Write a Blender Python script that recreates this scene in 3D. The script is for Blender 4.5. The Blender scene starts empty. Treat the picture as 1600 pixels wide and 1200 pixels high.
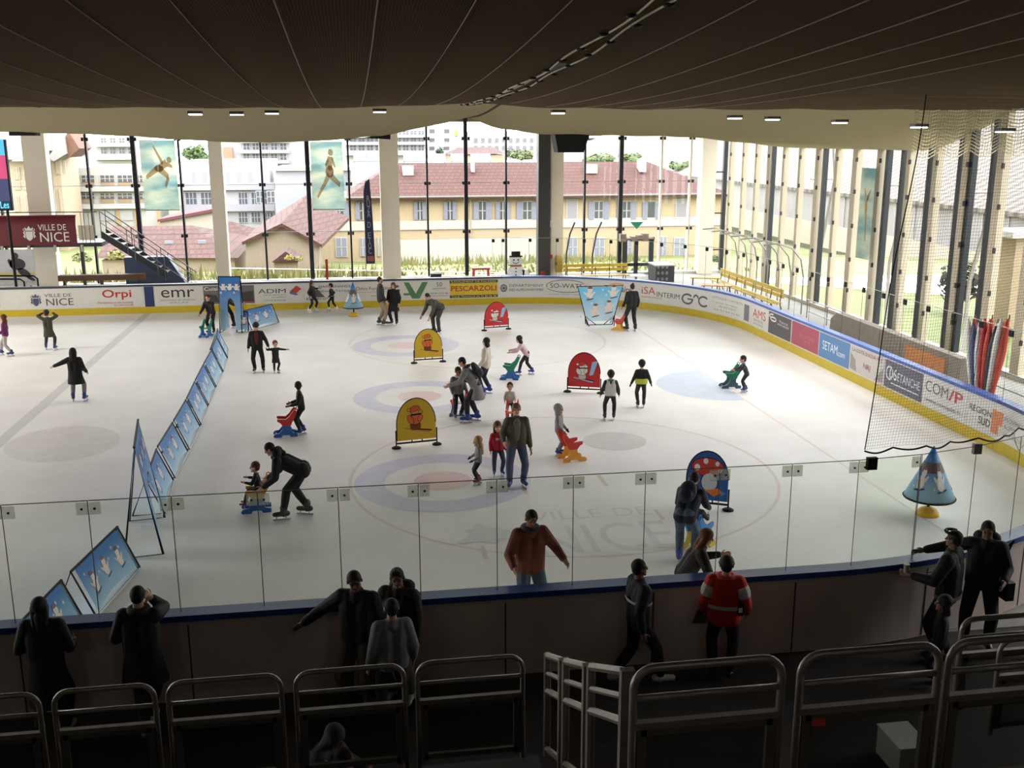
import bpy, bmesh, math, random
import numpy as np
from mathutils import Vector, Matrix
random.seed(7)
SC=bpy.context.scene; COL=SC.collection
PI=math.pi
# ---------------------------------------------------------------- camera (fitted to the rink's real markings)
FPX,PIT,ROL,YAW,CH,CY=1595.36,.2368,-.0019,.1535,6.942,-12.397
_F=np.array([math.sin(YAW)*math.cos(PIT),math.cos(YAW)*math.cos(PIT),-math.sin(PIT)])
_R0=np.array([math.cos(YAW),-math.sin(YAW),0.]);_U0=np.cross(_R0,_F)
_R=math.cos(ROL)*_R0+math.sin(ROL)*_U0;_U=-math.sin(ROL)*_R0+math.cos(ROL)*_U0
_C=np.array([0,CY,CH])
def ray(x,y): return _F*FPX+_R*(x-800)+_U*(600-y)
def G(x,y,z=0.):
    d=ray(x,y);return Vector(_C+(z-CH)/d[2]*d)
def W(x,y,Y):
    d=ray(x,y);return Vector(_C+(Y-CY)/d[1]*d)
def WX(x,y,X):
    d=ray(x,y);return Vector(_C+X/d[0]*d)
def PX(p):
    d=np.array(p)-_C;z=d@_F;return 800+FPX*(d@_R)/z,600-FPX*(d@_U)/z
def ztop(X,Y,py):
    lo,hi=-20,60
    for _ in range(60):
        m=(lo+hi)/2
        if PX((X,Y,m))[1]>py: lo=m
        else: hi=m
    return lo
def make_camera():
    cd=bpy.data.cameras.new('camera');o=bpy.data.objects.new('camera',cd);COL.objects.link(o)
    m=Matrix.Identity(4)
    for i in range(3): m[i][0]=_R[i];m[i][1]=_U[i];m[i][2]=-_F[i];m[i][3]=_C[i]
    o.matrix_world=m;cd.sensor_width=36;cd.lens=FPX/1600*36;cd.clip_end=2000;cd.clip_start=.05
    SC.camera=o
make_camera()
# ---------------------------------------------------------------- materials
MC={}
def lin(c): 
    return tuple((x/255/12.92 if x/255<=.04045 else ((x/255+.055)/1.055)**2.4) for x in c)
ALB=1.;EXA=.095
def mat(rgb,rough=.6,metal=0,var=.06,scale=6.,bump=0.,spec=.4,coat=0):
    k=('p',tuple(rgb),rough,metal,var,scale,bump,spec,ALB)
    if k in MC: return MC[k]
    m=bpy.data.materials.new('paint');m.use_nodes=True;nt=m.node_tree;b=nt.nodes['Principled BSDF']
    c=tuple(x*ALB for x in lin(rgb))
    b.inputs['Roughness'].default_value=rough;b.inputs['Metallic'].default_value=metal
    b.inputs['Specular IOR Level'].default_value=spec
    tc=nt.nodes.new('ShaderNodeTexCoord');n=nt.nodes.new('ShaderNodeTexNoise');n.inputs['Scale'].default_value=scale;n.inputs['Detail'].default_value=4
    nt.links.new(tc.outputs['Object'],n.inputs['Vector'])
    r=nt.nodes.new('ShaderNodeValToRGB');e=r.color_ramp.elements
    e[0].position=.3;e[1].position=.7
    e[0].color=(*[x*(1-var) for x in c],1);e[1].color=(*[min(1,x*(1+var)) for x in c],1)
    nt.links.new(n.outputs['Fac'],r.inputs['Fac']);nt.links.new(r.outputs['Color'],b.inputs['Base Color'])
    if bump:
        bp=nt.nodes.new('ShaderNodeBump');bp.inputs['Strength'].default_value=bump;bp.inputs['Distance'].default_value=.02
        nt.links.new(n.outputs['Fac'],bp.inputs['Height']);nt.links.new(bp.outputs['Normal'],b.inputs['Normal'])
    MC[k]=m;return m
def glass(tint,gl=.05,rough=.02,diff=0.,dcol=(.8,.8,.8)):
    k=('g',tint,gl,diff,dcol)
    if k in MC: return MC[k]
    m=bpy.data.materials.new('glazing');m.use_nodes=True;nt=m.node_tree;nt.nodes.clear()
    o=nt.nodes.new('ShaderNodeOutputMaterial');t=nt.nodes.new('ShaderNodeBsdfTransparent');t.inputs['Color'].default_value=(*tint,1)
    g=nt.nodes.new('ShaderNodeBsdfGlossy');g.inputs['Roughness'].default_value=rough
    x=nt.nodes.new('ShaderNodeMixShader');x.inputs['Fac'].default_value=gl
    nt.links.new(t.outputs[0],x.inputs[1]);nt.links.new(g.outputs[0],x.inputs[2])
    last=x
    if diff:
        d=nt.nodes.new('ShaderNodeBsdfTranslucent');d.inputs['Color'].default_value=(*dcol,1)
        d2=nt.nodes.new('ShaderNodeBsdfDiffuse');d2.inputs['Color'].default_value=(*dcol,1)
        a=nt.nodes.new('ShaderNodeMixShader');a.inputs['Fac'].default_value=.5
        nt.links.new(d.outputs[0],a.inputs[1]);nt.links.new(d2.outputs[0],a.inputs[2])
        y=nt.nodes.new('ShaderNodeMixShader');y.inputs['Fac'].default_value=diff
        nt.links.new(x.outputs[0],y.inputs[1]);nt.links.new(a.outputs[0],y.inputs[2]);last=y
    nt.links.new(last.outputs[0],o.inputs['Surface']);MC[k]=m;return m
def emit(rgb,s):
    k=('e',tuple(rgb),s)
    if k in MC: return MC[k]
    m=bpy.data.materials.new('lamp_glow');m.use_nodes=True;nt=m.node_tree;b=nt.nodes['Principled BSDF']
    b.inputs['Emission Color'].default_value=(*lin(rgb),1);b.inputs['Emission Strength'].default_value=s
    b.inputs['Base Color'].default_value=(*lin(rgb),1);MC[k]=m;return m
# ---------------------------------------------------------------- mesh builder
def basis(d):
    d=Vector(d).normalized();a=Vector((0,0,1)) if abs(d.z)<.9 else Vector((1,0,0))
    u=d.cross(a).normalized();return u,d.cross(u).normalized()
_tx={}
def textmesh(s,bold=0):
    bold=0 if set(s)&set('MWNmw') else bold*.4
    k=(s,bold)
    if k not in _tx:
        c=bpy.data.curves.new('lettering','FONT');c.body=s;c.size=1;c.resolution_u=3;c.offset=bold
        o=bpy.data.objects.new('lettering',c);COL.objects.link(o)
        dg=bpy.context.evaluated_depsgraph_get();me=bpy.data.meshes.new_from_object(o.evaluated_get(dg))
        v=np.array([x.co[:2] for x in me.vertices]) if len(me.vertices) else np.zeros((1,2))
        f=[tuple(p.vertices) for p in me.polygons]
        bpy.data.objects.remove(o);bpy.data.curves.remove(c);bpy.data.meshes.remove(me)
        v=v-v.min(0);_tx[k]=(v,f,v.max(0))
    return _tx[k]
class MB:
    def __init__(s): s.v=[];s.f=[];s.m=[]
    def add(s,vs,fs,m=0):
        b=len(s.v);s.v+=[Vector(x) for x in vs];s.f+=[tuple(b+i for i in f) for f in fs];s.m+=[m]*len(fs);return s
    def box(s,c,d,m=0,rz=0,R=None):
        c=Vector(c);h=[x/2 for x in d];R=R or Matrix.Rotation(rz,3,'Z')
        vs=[c+R@Vector((x*h[0],y*h[1],z*h[2])) for z in(-1,1) for y in(-1,1) for x in(-1,1)]
        return s.add(vs,[(0,2,3,1),(4,5,7,6),(0,1,5,4),(2,6,7,3),(0,4,6,2),(1,3,7,5)],m)
    def span(s,a,b,m=0):
        a=Vector(a);b=Vector(b);return s.box((a+b)/2,[abs(x) for x in (b-a)],m)
    def cyl(s,p,q,r,r2=None,n=8,m=0):
        p=Vector(p);q=Vector(q);r2=r if r2 is None else r2;u,w=basis(q-p);vs=[]
        for c,rr in((p,r),(q,r2)):
            vs+=[c+(u*math.cos(2*PI*i/n)+w*math.sin(2*PI*i/n))*rr for i in range(n)]
        return s.add(vs,[(i,(i+1)%n,n+(i+1)%n,n+i) for i in range(n)]+[tuple(range(n))[::-1],tuple(range(n,2*n))],m)
    def tube(s,pts,r,n=6,m=0,closed=False):
        pts=[Vector(p) for p in pts];N=len(pts);b=len(s.v);u=None
        for i,p in enumerate(pts):
            if closed: t=pts[(i+1)%N]-pts[i-1]
            else: t=pts[min(i+1,N-1)]-pts[max(i-1,0)]
            t.normalize()
            if u is None: u=basis(t)[0]
            u=(u-t*u.dot(t)).normalized();w=t.cross(u)
            s.v+=[p+(u*math.cos(2*PI*k/n)+w*math.sin(2*PI*k/n))*r for k in range(n)]
        for i in range(N if closed else N-1):
            a=b+i*n;c=b+((i+1)%N)*n
            for k in range(n): s.f.append((a+k,a+(k+1)%n,c+(k+1)%n,c+k));s.m.append(m)
        if not closed:
            s.f.append(tuple(b+k for k in range(n))[::-1]);s.m.append(m)
            s.f.append(tuple(b+(N-1)*n+k for k in range(n)));s.m.append(m)
        return s
    def prism(s,poly,ext,m=0):
        poly=[Vector(p) for p in poly];e=Vector(ext);n=len(poly)
        return s.add(poly+[p+e for p in poly],[tuple(range(n))[::-1],tuple(range(n,2*n))]+[(i,(i+1)%n,n+(i+1)%n,n+i) for i in range(n)],m)
    def quad(s,a,b,c,d,m=0): return s.add([a,b,c,d],[(0,1,2,3)],m)
    def sph(s,c,r,n=12,k=8,m=0,R=None):
        c=Vector(c);r=(r,r,r) if not hasattr(r,'__len__') else r;vs=[]
        for j in range(1,k):
            a=PI*j/k
            for i in range(n): vs.append((math.sin(a)*math.cos(2*PI*i/n)*r[0],math.sin(a)*math.sin(2*PI*i/n)*r[1],math.cos(a)*r[2]))
        vs+=[(0,0,r[2]),(0,0,-r[2])];vs=[c+(R@Vector(x) if R else Vector(x)) for x in vs];T=len(vs)-2
        fs=[(j*n+i,(j+1)*n+i,(j+1)*n+(i+1)%n,j*n+(i+1)%n) for j in range(k-2) for i in range(n)]
        fs+=[(T,i,(i+1)%n) for i in range(n)]+[(T+1,(k-2)*n+(i+1)%n,(k-2)*n+i) for i in range(n)]
        return s.add(vs,fs,m)
    def cap(s,p,q,r1,r2=None,n=10,m=0):
        p=Vector(p);q=Vector(q);r2=r1 if r2 is None else r2;d=q-p
        if d.length<1e-5: return s.sph(p,r1,n,8,m)
        d.normalize();u,w=basis(d);rings=[]
        for a in (-.95,-.6,-.25): rings.append((p+d*r1*math.sin(a*PI/2),r1*math.cos(a*PI/2)))
        rings+=[(p,r1),(q,r2)]
        for a in (.25,.6,.95): rings.append((q+d*r2*math.sin(a*PI/2),r2*math.cos(a*PI/2)))
        vs=[c+(u*math.cos(2*PI*i/n)+w*math.sin(2*PI*i/n))*rr for c,rr in rings for i in range(n)];L=len(rings)
        fs=[(j*n+i,j*n+(i+1)%n,(j+1)*n+(i+1)%n,(j+1)*n+i) for j in range(L-1) for i in range(n)]
        fs+=[tuple(range(n))[::-1],tuple(range((L-1)*n,L*n))]
        return s.add(vs,fs,m)
    def lathe(s,prof,c=(0,0,0),n=20,m=0):
        c=Vector(c);L=len(prof)
        vs=[c+Vector((r*math.cos(2*PI*i/n),r*math.sin(2*PI*i/n),z)) for r,z in prof for i in range(n)]
        fs=[(j*n+i,j*n+(i+1)%n,(j+1)*n+(i+1)%n,(j+1)*n+i) for j in range(L-1) for i in range(n)]
        fs+=[tuple(range(n))[::-1],tuple(range((L-1)*n,L*n))]
        return s.add(vs,fs,m)
    def text(s,t,fn,u0,v0,w,h,m=0,bold=0,w_off=0):
        v,f,mx=textmesh(t,bold);sx=w/max(mx[0],1e-6);sy=h/max(mx[1],1e-6)
        return s.add([fn(u0+a*sx,v0+b*sy,w_off) for a,b in v],f,m)
    def poly(s,pts,fn,m=0,off=0): return s.add([fn(u,v,off) for u,v in pts],[tuple(range(len(pts)))],m)
    def ell(s,fn,cu,cv,ru,rv,m=0,off=0,n=16,rot=0):
        c,q=math.cos(rot),math.sin(rot)
        return s.poly([(cu+c*ru*math.cos(2*PI*i/n)-q*rv*math.sin(2*PI*i/n),cv+q*ru*math.cos(2*PI*i/n)+c*rv*math.sin(2*PI*i/n)) for i in range(n)],fn,m,off)
    def ring(s,fn,cu,cv,ru,rv,t,m=0,off=0,n=28,a0=0,a1=2*PI):
        vs=[];
        for i in range(n+1):
            a=a0+(a1-a0)*i/n;vs+=[fn(cu+(ru-t)*math.cos(a),cv+(rv-t)*math.sin(a),off),fn(cu+ru*math.cos(a),cv+rv*math.sin(a),off)]
        return s.add(vs,[(2*i,2*i+1,2*i+3,2*i+2) for i in range(n)],m)
    def xf(s,M):
        s.v=[M@p for p in s.v];return s
    def build(s,name,mats,parent=None,world=False,smooth=False,mods=None):
        me=bpy.data.meshes.new(name);vs=s.v
        if parent is not None and world:
            inv=parent.matrix_basis.inverted()
            p=parent.parent
            while p is not None: inv=inv@p.matrix_basis.inverted();p=p.parent
            vs=[inv@p for p in vs]
        loc=None
        if parent is None and vs:
            a=np.array([tuple(p) for p in vs]);loc=Vector(((a[:,0].min()+a[:,0].max())/2,(a[:,1].min()+a[:,1].max())/2,a[:,2].min()))
            vs=[p-loc for p in vs]
        me.from_pydata([tuple(p) for p in vs],[],s.f);me.update()
        for x in (mats if isinstance(mats,(list,tuple)) else [mats]): me.materials.append(x)
        if any(s.m): me.polygons.foreach_set('material_index',s.m)
        if smooth: me.polygons.foreach_set('use_smooth',[True]*len(s.f))
        o=bpy.data.objects.new(name,me);COL.objects.link(o)
        if parent is not None: o.parent=parent
        elif loc is not None: o.location=loc;o.matrix_basis=Matrix.Translation(loc)
        return o
def fixn(o):
    bm=bmesh.new();bm.from_mesh(o.data);bmesh.ops.recalc_face_normals(bm,faces=bm.faces);bm.to_mesh(o.data);bm.free();return o
def tag(o,label=None,cat=None,group=None,kind=None):
    if label: o['label']=label
    if cat: o['category']=cat
    if group: o['group']=group
    if kind: o['kind']=kind
    return o
def thing(name,label,cat,loc=(0,0,0),rz=0,group=None):
    o=bpy.data.objects.new(name,None);COL.objects.link(o);o.empty_display_size=.2
    o.matrix_basis=Matrix.Translation(Vector(loc))@Matrix.Rotation(rz,4,'Z')
    return tag(o,label,cat,group)
def struct(o): o['kind']='structure';return o
def copytree(o,parent=None):
    c=o.copy();COL.objects.link(c)
    if parent is not None: c.parent=parent
    for ch in list(o.children): copytree(ch,c)
    return c
def place(o,loc,rz=0): o.matrix_basis=Matrix.Translation(Vector(loc))@Matrix.Rotation(rz,4,'Z');return o
ALU=mat((178,172,160),.4,.6,var=.1);BLK=mat((15,15,16),.65,spec=.25);WHT=mat((236,234,230),.5)
# ================================================================ HALL SHELL
YF,XE=39.4,19.35            # far window wall, end window wall
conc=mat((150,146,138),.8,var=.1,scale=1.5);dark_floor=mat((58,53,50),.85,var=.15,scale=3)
cream=mat((226,216,198),.7,var=.04,scale=.8);mull=mat((40,41,44),.5,.3)
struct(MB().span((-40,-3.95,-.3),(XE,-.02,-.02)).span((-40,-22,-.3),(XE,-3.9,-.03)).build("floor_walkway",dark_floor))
m=MB()
m.span((-40,-.02,-.3),(XE,YF,-.012))
struct(m.build('floor',conc))
darkwall=mat((150,140,128),.9);
b=MB();b.span((-40.3,-22,-.3),(-40,-4,13));b.span((-40.3,-4,8),(-40,YF,13));b.span((-40.3,-4,-.3),(-40,YF,.3))
for k in range(22): b.span((-40.3,-4+2*k,.3),(-40,-3.75+2*k,8))
struct(b.build('wall_left',mat((190,182,165),.8)))
struct(MB().span((-40,-22.3,-.3),(XE,-22,13)).build('wall_back',darkwall))
struct(MB().span((XE,-22,-.3),(XE+.3,-4.2,13)).build('wall_right',darkwall))
struct(MB().span((-40.3,-22.3,13),(XE+.3,YF+.5,13.3)).build('ceiling',mat((110,98,88),.9)))
struct(MB().span((-40,YF-.15,7.7),(XE,YF+.2,13)).build('wall_far',mat((150,138,112),.8)))
struct(MB().span((XE-.1,-4.2,7.9),(XE+.25,YF,13)).build('wall_end',mat((150,138,112),.8)))
# low plinth and white sill under the far windows
struct(MB().span((-40,YF-.35,-.012),(XE,YF+.1,.12)).build('baseboard_far',mat((215,210,200),.6)))
struct(MB().span((XE-.3,-4.2,-.012),(XE+.1,YF,.12)).build('baseboard_end',mat((190,180,160),.6)))
# stands: tiers of dark concrete
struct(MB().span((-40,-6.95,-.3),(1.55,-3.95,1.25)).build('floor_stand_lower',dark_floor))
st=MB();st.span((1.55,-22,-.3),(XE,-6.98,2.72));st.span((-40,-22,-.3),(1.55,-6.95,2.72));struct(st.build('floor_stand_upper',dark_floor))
st=MB()
for i in range(9):
    y0=-3.95-i*.335;st.span((1.7,y0-.335,-.02),(2.9,y0,.3*(i+1)))
struct(st.build('stairs_stand',dark_floor))
# ---- far window wall: panes, mullions, columns
winpane=glass((.93,.94,.93),.025)
cols=[(70,1.0),(345,.62),(609,.9),(866,.62),(1098,.75)]
def colx(px): return W(px,330,YF).x
muls=[-55,5,145,217,287,413,484,547,668,728,790,912,968,1030,1075]
thick={217:.2,484:.2,728:.18,968:.2}
allx=[]
for i,(px,w) in enumerate(cols):
    x=colx(px);allx.append(x)
    b=MB().span((x-w/2,YF-.75,0),(x+w/2,YF-.1,8.1));struct(b.build('column_%d'%(i+1),cream))
x=colx(846);struct(MB().span((x-.32,YF-.9,0),(x+.28,YF-.3,8.1)).build('column_6',mat((62,60,60),.5,.3)))
x=-14.5-8.2
for k in range(3):
    b=MB().span((x-.35,YF-.75,0),(x+.35,YF-.1,8.1));struct(b.build('column_%d'%(7+k),cream));allx.append(x);x-=8.2
n=1
for px in muls:
    x=colx(px);t=thick.get(px,.09);light=px in (1030,1075);allx.append(x);b=MB()
    b.span((x-t/2,YF-.22,.1),(x+t/2,YF,8))
    for z in (2.35,4.75,6.9):
        b.box((x-t/2-.06,YF-.25,z),(.1,.08,.16),1);b.box((x+t/2+.06,YF-.25,z),(.1,.08,.16),1)
    struct(b.build('trim_%d'%n,[cream if light else mull,mull]));n+=1
for k in range(10):
    x=-16.5-k*2.1
    allx.append(x);struct(MB().span((x-.05,YF-.22,.1),(x+.05,YF,8)).build('trim_%d'%n,mull));n+=1
allx=sorted(allx)+[XE];wn=1
for a,b in zip([-40]+allx,allx):
    if b-a<.3: continue
    m=MB().quad((a+.03,YF-.05,.12),(b-.03,YF-.05,.12),(b-.03,YF-.05,7.8),(a+.03,YF-.05,7.8))
    for z in (2.45,4.75): m.span((a+.03,YF-.07,z-.012),(b-.03,YF-.03,z+.012),1)
    struct(m.build('window_%d'%wn,[winpane,mat((150,150,150),.4)]));wn+=1
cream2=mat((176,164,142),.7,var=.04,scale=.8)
# ---- end window wall (right): cream posts, dark mullions, panes
posts=[(1140,.42,0),(1160,.3,0),(1180,.3,0),(1199,.3,0),(1204,.14,1),(1223,.32,0),(1248,.34,0),(1275,.42,0),(1284,.16,1),(1305,.36,0),(1334,.55,0),(1371,.42,0),(1382,.2,1),(1405,.12,1),(1417,.36,0),(1447,.14,1),(1459,.4,0),(1494,.12,1),(1506,.45,0),(1513,.18,1),(1545,.14,1),(1560,.5,0),(1618,.6,0)]
ys=[]
for px,w,dk in posts:
    p=WX(px,320,XE-.15);y=p.y;ys.append(y);b=MB()
    if dk: b.span((XE-.2,y-w/2,.1),(XE-.02,y+w/2,8))
    else:
        w*=.68;b.span((XE-.24,y-w/2,0),(XE-.02,y+w/2,8.1))
        for z in (1.1,2.3,3.6,4.9,6.1): b.box((XE-.27,y-w/2-.03,z),(.07,.07,.16),1)
    struct(b.build('trim_%d'%n,[mull if dk else cream2,mull]));n+=1
y=min(ys)-1.8
while y>-4:
    struct(MB().span((XE-.55,y-.2,0),(XE-.02,y+.2,8.1)).build('trim_%d'%n,cream));n+=1;ys.append(y);y-=1.8
ys=[YF-.3]+sorted(ys,reverse=True)+[-4.2]
for a,b in zip(ys,ys[1:]):
    if a-b<.45: continue
    m=MB().quad((XE-.05,a-.04,.12),(XE-.05,b+.04,.12),(XE-.05,b+.04,7.9),(XE-.05,a-.04,7.9))
    struct(m.build('window_%d'%wn,winpane));wn+=1
# corner cross bars
b=MB()
for z in (1.2,3.1,5.2,6.9): b.cyl((XE-.25,YF-.25,z),(W(1098,300,YF).x,YF-.25,z),.035)
b.span((XE-.3,YF-.3,0),(XE-.1,YF-.1,8));struct(b.build('trim_%d'%n,mull));n+=1
# raking steel struts behind the end windows
b=MB()
for y in (30.5,24.5,19.2,14.2):
    b.tube([(XE+1.2,y,9),(XE+1.2,y-.9,5.2),(XE+1.2,y,2.2),(XE+1.2,y,-.6)],.07)
    b.cyl((XE+1.2,y-.9,5.2),(XE+.1,y-.9,5.2),.04)
tag(b.build('steel_strut',mat((150,145,138),.5,.4)),'grey steel struts bracing the windows behind the goal end','strut')
# ================================================================ SUSPENDED CEILING SHEETS
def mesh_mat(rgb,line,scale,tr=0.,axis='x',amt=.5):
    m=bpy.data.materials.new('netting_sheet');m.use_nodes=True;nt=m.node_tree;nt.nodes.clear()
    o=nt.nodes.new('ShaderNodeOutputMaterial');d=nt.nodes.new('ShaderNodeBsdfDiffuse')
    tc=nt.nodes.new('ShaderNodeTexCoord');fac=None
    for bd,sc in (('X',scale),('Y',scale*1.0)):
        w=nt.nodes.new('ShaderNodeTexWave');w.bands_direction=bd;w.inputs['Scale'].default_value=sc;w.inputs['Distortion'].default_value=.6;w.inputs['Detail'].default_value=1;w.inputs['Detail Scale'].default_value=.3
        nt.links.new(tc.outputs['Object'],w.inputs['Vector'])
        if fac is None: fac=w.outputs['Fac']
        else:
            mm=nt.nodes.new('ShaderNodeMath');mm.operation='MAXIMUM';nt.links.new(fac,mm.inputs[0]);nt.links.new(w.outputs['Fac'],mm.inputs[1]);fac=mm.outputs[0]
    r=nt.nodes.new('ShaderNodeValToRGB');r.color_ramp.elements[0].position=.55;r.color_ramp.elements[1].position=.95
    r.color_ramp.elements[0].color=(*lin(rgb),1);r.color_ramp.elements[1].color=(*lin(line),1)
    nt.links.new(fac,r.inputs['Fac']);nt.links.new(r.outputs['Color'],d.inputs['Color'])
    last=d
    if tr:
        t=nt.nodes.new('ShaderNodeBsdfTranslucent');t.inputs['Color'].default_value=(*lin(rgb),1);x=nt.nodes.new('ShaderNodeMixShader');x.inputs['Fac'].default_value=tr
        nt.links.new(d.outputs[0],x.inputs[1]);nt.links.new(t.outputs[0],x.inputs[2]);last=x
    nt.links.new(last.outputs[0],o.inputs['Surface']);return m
SEAM=3.0
def zdark(x,y):
    z=7.64+.0026*(y-11)**2
    d=abs(x-SEAM)
    return z+.12*math.exp(-(d/2.)**2)+.02*math.sin(x*2.2)+.0005*(x-SEAM)**2*0
def grid(xs,ys,fz,gap=None):
    m=MB();nx=len(xs)
    m.v=[Vector((x,y,fz(x,y))) for y in ys for x in xs]
    for j in range(len(ys)-1):
        for i in range(nx-1): m.f.append((j*nx+i,j*nx+i+1,(j+1)*nx+i+1,(j+1)*nx+i));m.m.append(0)
    return m
fr=lambda a,b,n:[a+(b-a)*i/n for i in range(n+1)]
DK=mesh_mat((72,61,50),(98,86,72),9.5)  # open net; the weaker light near the stands is also put into this dark colour
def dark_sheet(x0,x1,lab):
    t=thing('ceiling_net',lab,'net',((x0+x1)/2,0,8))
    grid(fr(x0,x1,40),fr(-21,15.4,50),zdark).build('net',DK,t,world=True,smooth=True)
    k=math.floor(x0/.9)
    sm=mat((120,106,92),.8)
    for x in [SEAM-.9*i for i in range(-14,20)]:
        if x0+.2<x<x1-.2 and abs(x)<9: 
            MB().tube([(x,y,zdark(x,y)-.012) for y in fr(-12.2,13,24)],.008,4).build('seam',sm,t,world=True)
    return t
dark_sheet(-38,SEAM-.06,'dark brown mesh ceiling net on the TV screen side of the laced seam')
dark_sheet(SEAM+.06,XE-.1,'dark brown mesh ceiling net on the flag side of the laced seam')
# lacing of rings and cord along the seam
t=thing('seam_lacing','chain of black rings and cord lacing the two dark ceiling nets','cord',(SEAM,2,7.7))
for s in(-1,1):
    MB().tube([(SEAM+s*(.1+.05*math.sin(y*1.3)),y,zdark(SEAM,y)-.03) for y in fr(-11.5,15.2,60)],.012,5).build('cord',mat((190,180,165),.7),t,world=True)
for i in range(46):
    y=-11+i*.58;s=1 if i%2 else -1;x=SEAM+s*.11;z=zdark(SEAM,y)-.04
    MB().tube([(x+.05*math.cos(a),y+.07*math.sin(a),z) for a in fr(0,2*PI,10)[:-1]],.014,5,closed=True).build('ring',BLK,t,world=True)
for y,l in((2.2,1.6),(8.5,2.4)):
    MB().quad((SEAM-.09,y,zdark(SEAM,y)-.02),(SEAM+.09,y,zdark(SEAM,y)-.02),(SEAM+.06,y+l,zdark(SEAM,y+l)-.02),(SEAM-.08,y+l,zdark(SEAM,y+l)-.02)).build('gap_patch',BLK,t,world=True)
# pale sheet behind it
prof=[(-40,7.0),(-20,7.3),(-13.07,7.21),(-8.4,7.04),(-6,6.86),(-3.6,6.76),(-1.2,6.82),(1.39,7.03),(3.45,7.45),(5.0,7.78),(6.2,7.3),(8.17,7.07),(12,7.01),(14.5,6.95),(16.2,6.78),(19.4,6.45)]
def zmin(x): return float(np.interp(x,[p[0] for p in prof],[p[1] for p in prof]))
def sst(a,b,x):
    t=min(1,max(0,(x-a)/(b-a)));return t*t*(3-2*t)
def zpale(x,y):
    lo=zmin(x);top=8.4
    a=14+min(1,max(0,(x-11)/8))*-2;b=29-min(1,max(0,(x-11)/8))*8
    dn=sst(a,b,y)*(1-.75*sst(31,39.5,y))
    return top-(top-lo)*dn+.015*math.sin(x*3)*dn
PALE=mesh_mat((158,146,116),(176,165,136),14,.25)
t=thing('ceiling_sheet','sagging pale beige ceiling sheet near the columned window wall','sheet',(-10,27,7))
grid(fr(-38,4.95,70),fr(14,39.2,44),zpale).build('fabric',PALE,t,world=True,smooth=True)
t=thing('ceiling_sheet','sagging pale beige ceiling sheet above the goal end corner','sheet',(12,27,7))
grid(fr(5.05,XE-.1,44),fr(11.5,39.2,48),zpale).build('fabric',PALE,t,world=True,smooth=True)
# lacing rope at the pale seam
t=MB().tube([(5.0,y,zpale(5,y)-.03) for y in fr(22,32,20)],.03,5);tag(t.build('seam_rope',mat((70,62,50),.8)),'dark rope lacing the seam between the two pale sheets','rope')
# scalloped cream net hung high at the flag side
t=thing('scalloped_net','cream scalloped net curtain hung high at the flag side','net',(13.5,13.5,7))
def wav(u,v): return .16*abs(math.sin(u*PI*4.5))*(.3+v)
p0=W(1428,200,15.);p1=W(1640,205,12.)
zt,zb=7.95,6.52
for k in range(17):
    v=k/16;MB().tube([tuple(p0.lerp(p1,u)+Vector((.10*math.sin(u*PI*9),.12*math.sin(u*PI*9),0)))[:2]+(zt-(zt-zb)*v-wav(u,v)+.2*u*v,) for u in fr(0,1,50)],.014,4).build('net_cord',mat((205,196,165),.8),t,world=True)
m=MB()
for k in range(44):
    u=k/43;q=p0.lerp(p1,u)+Vector((.10*math.sin(u*PI*9),.12*math.sin(u*PI*9),0));m.cyl((q.x,q.y,zt),(q.x,q.y,zb-wav(u,1)+.2*u),.005,n=4)
m.build('net_mesh',mat((150,140,115),.8),t,world=True)
# ================================================================ HALL LAMPS
def lamp(x,y,z,w,lab,power,size=.6):
    t=thing('ceiling_lamp',lab,'lamp',(x,y,z),0,'rink lamps under the ceiling')
    MB().box((0,0,.05),(w,.3,.08)).build('housing',mat((60,58,55),.5),t)
    MB().box((0,0,0),(w*.9,.24,.03)).build('diffuser',emit((255,252,240),9),t)
    ld=bpy.data.lights.new('lamp_light','AREA');ld.shape='RECTANGLE';ld.size=max(w,size);ld.size_y=size;ld.energy=power;ld.color=(1,.965,.91)
    lo=bpy.data.objects.new('lamp_light',ld);COL.objects.link(lo);lo.parent=t;lo.location=(0,0,-.03)
    return t
lamps=[(305,176,18,'leftmost of the three bright lamps under the pale sheet'),(370,176,18,'middle one of the three bright lamps under the pale sheet'),(425,176,18,'rightmost of the three bright lamps under the pale sheet'),(593,174,17.5,'single bright lamp just left of the ceiling seam'),(872,176,17,'small bright lamp above the black speaker'),(1148,185,17,'bright lamp above the corner column'),(1207,187,16.5,'bright lamp above the end window posts'),(1312,192,15,'faint lamp between the end posts and the scalloped net'),(1436,199,13,'bright lamp behind the left half of the scalloped net'),(1570,206,11,'bright lamp behind the right half of the scalloped net')]
LP=26
for px,py,Y,lab in lamps:
    p=W(px,py,Y);p.z=min(p.z,zdark(p.x,min(Y,15.3))-.1);lamp(p.x,p.y,p.z,.38,lab,LP if px<1000 else 75)
for x in (-6,4): lamp(x,-14.5,8.4,1.2,'dim fill lamp added above the upper stand, behind the viewpoint',26)  # added fill: lights spectators and board backs from behind the camera
for k in range(4):
    for Y in (8,22): lamp(-16-6*k,Y,7.3,1.2,'long fill lamp added out of view to brighten the left of the rink',220)  # unseen extra lamps, added to brighten the left of the ice
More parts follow.
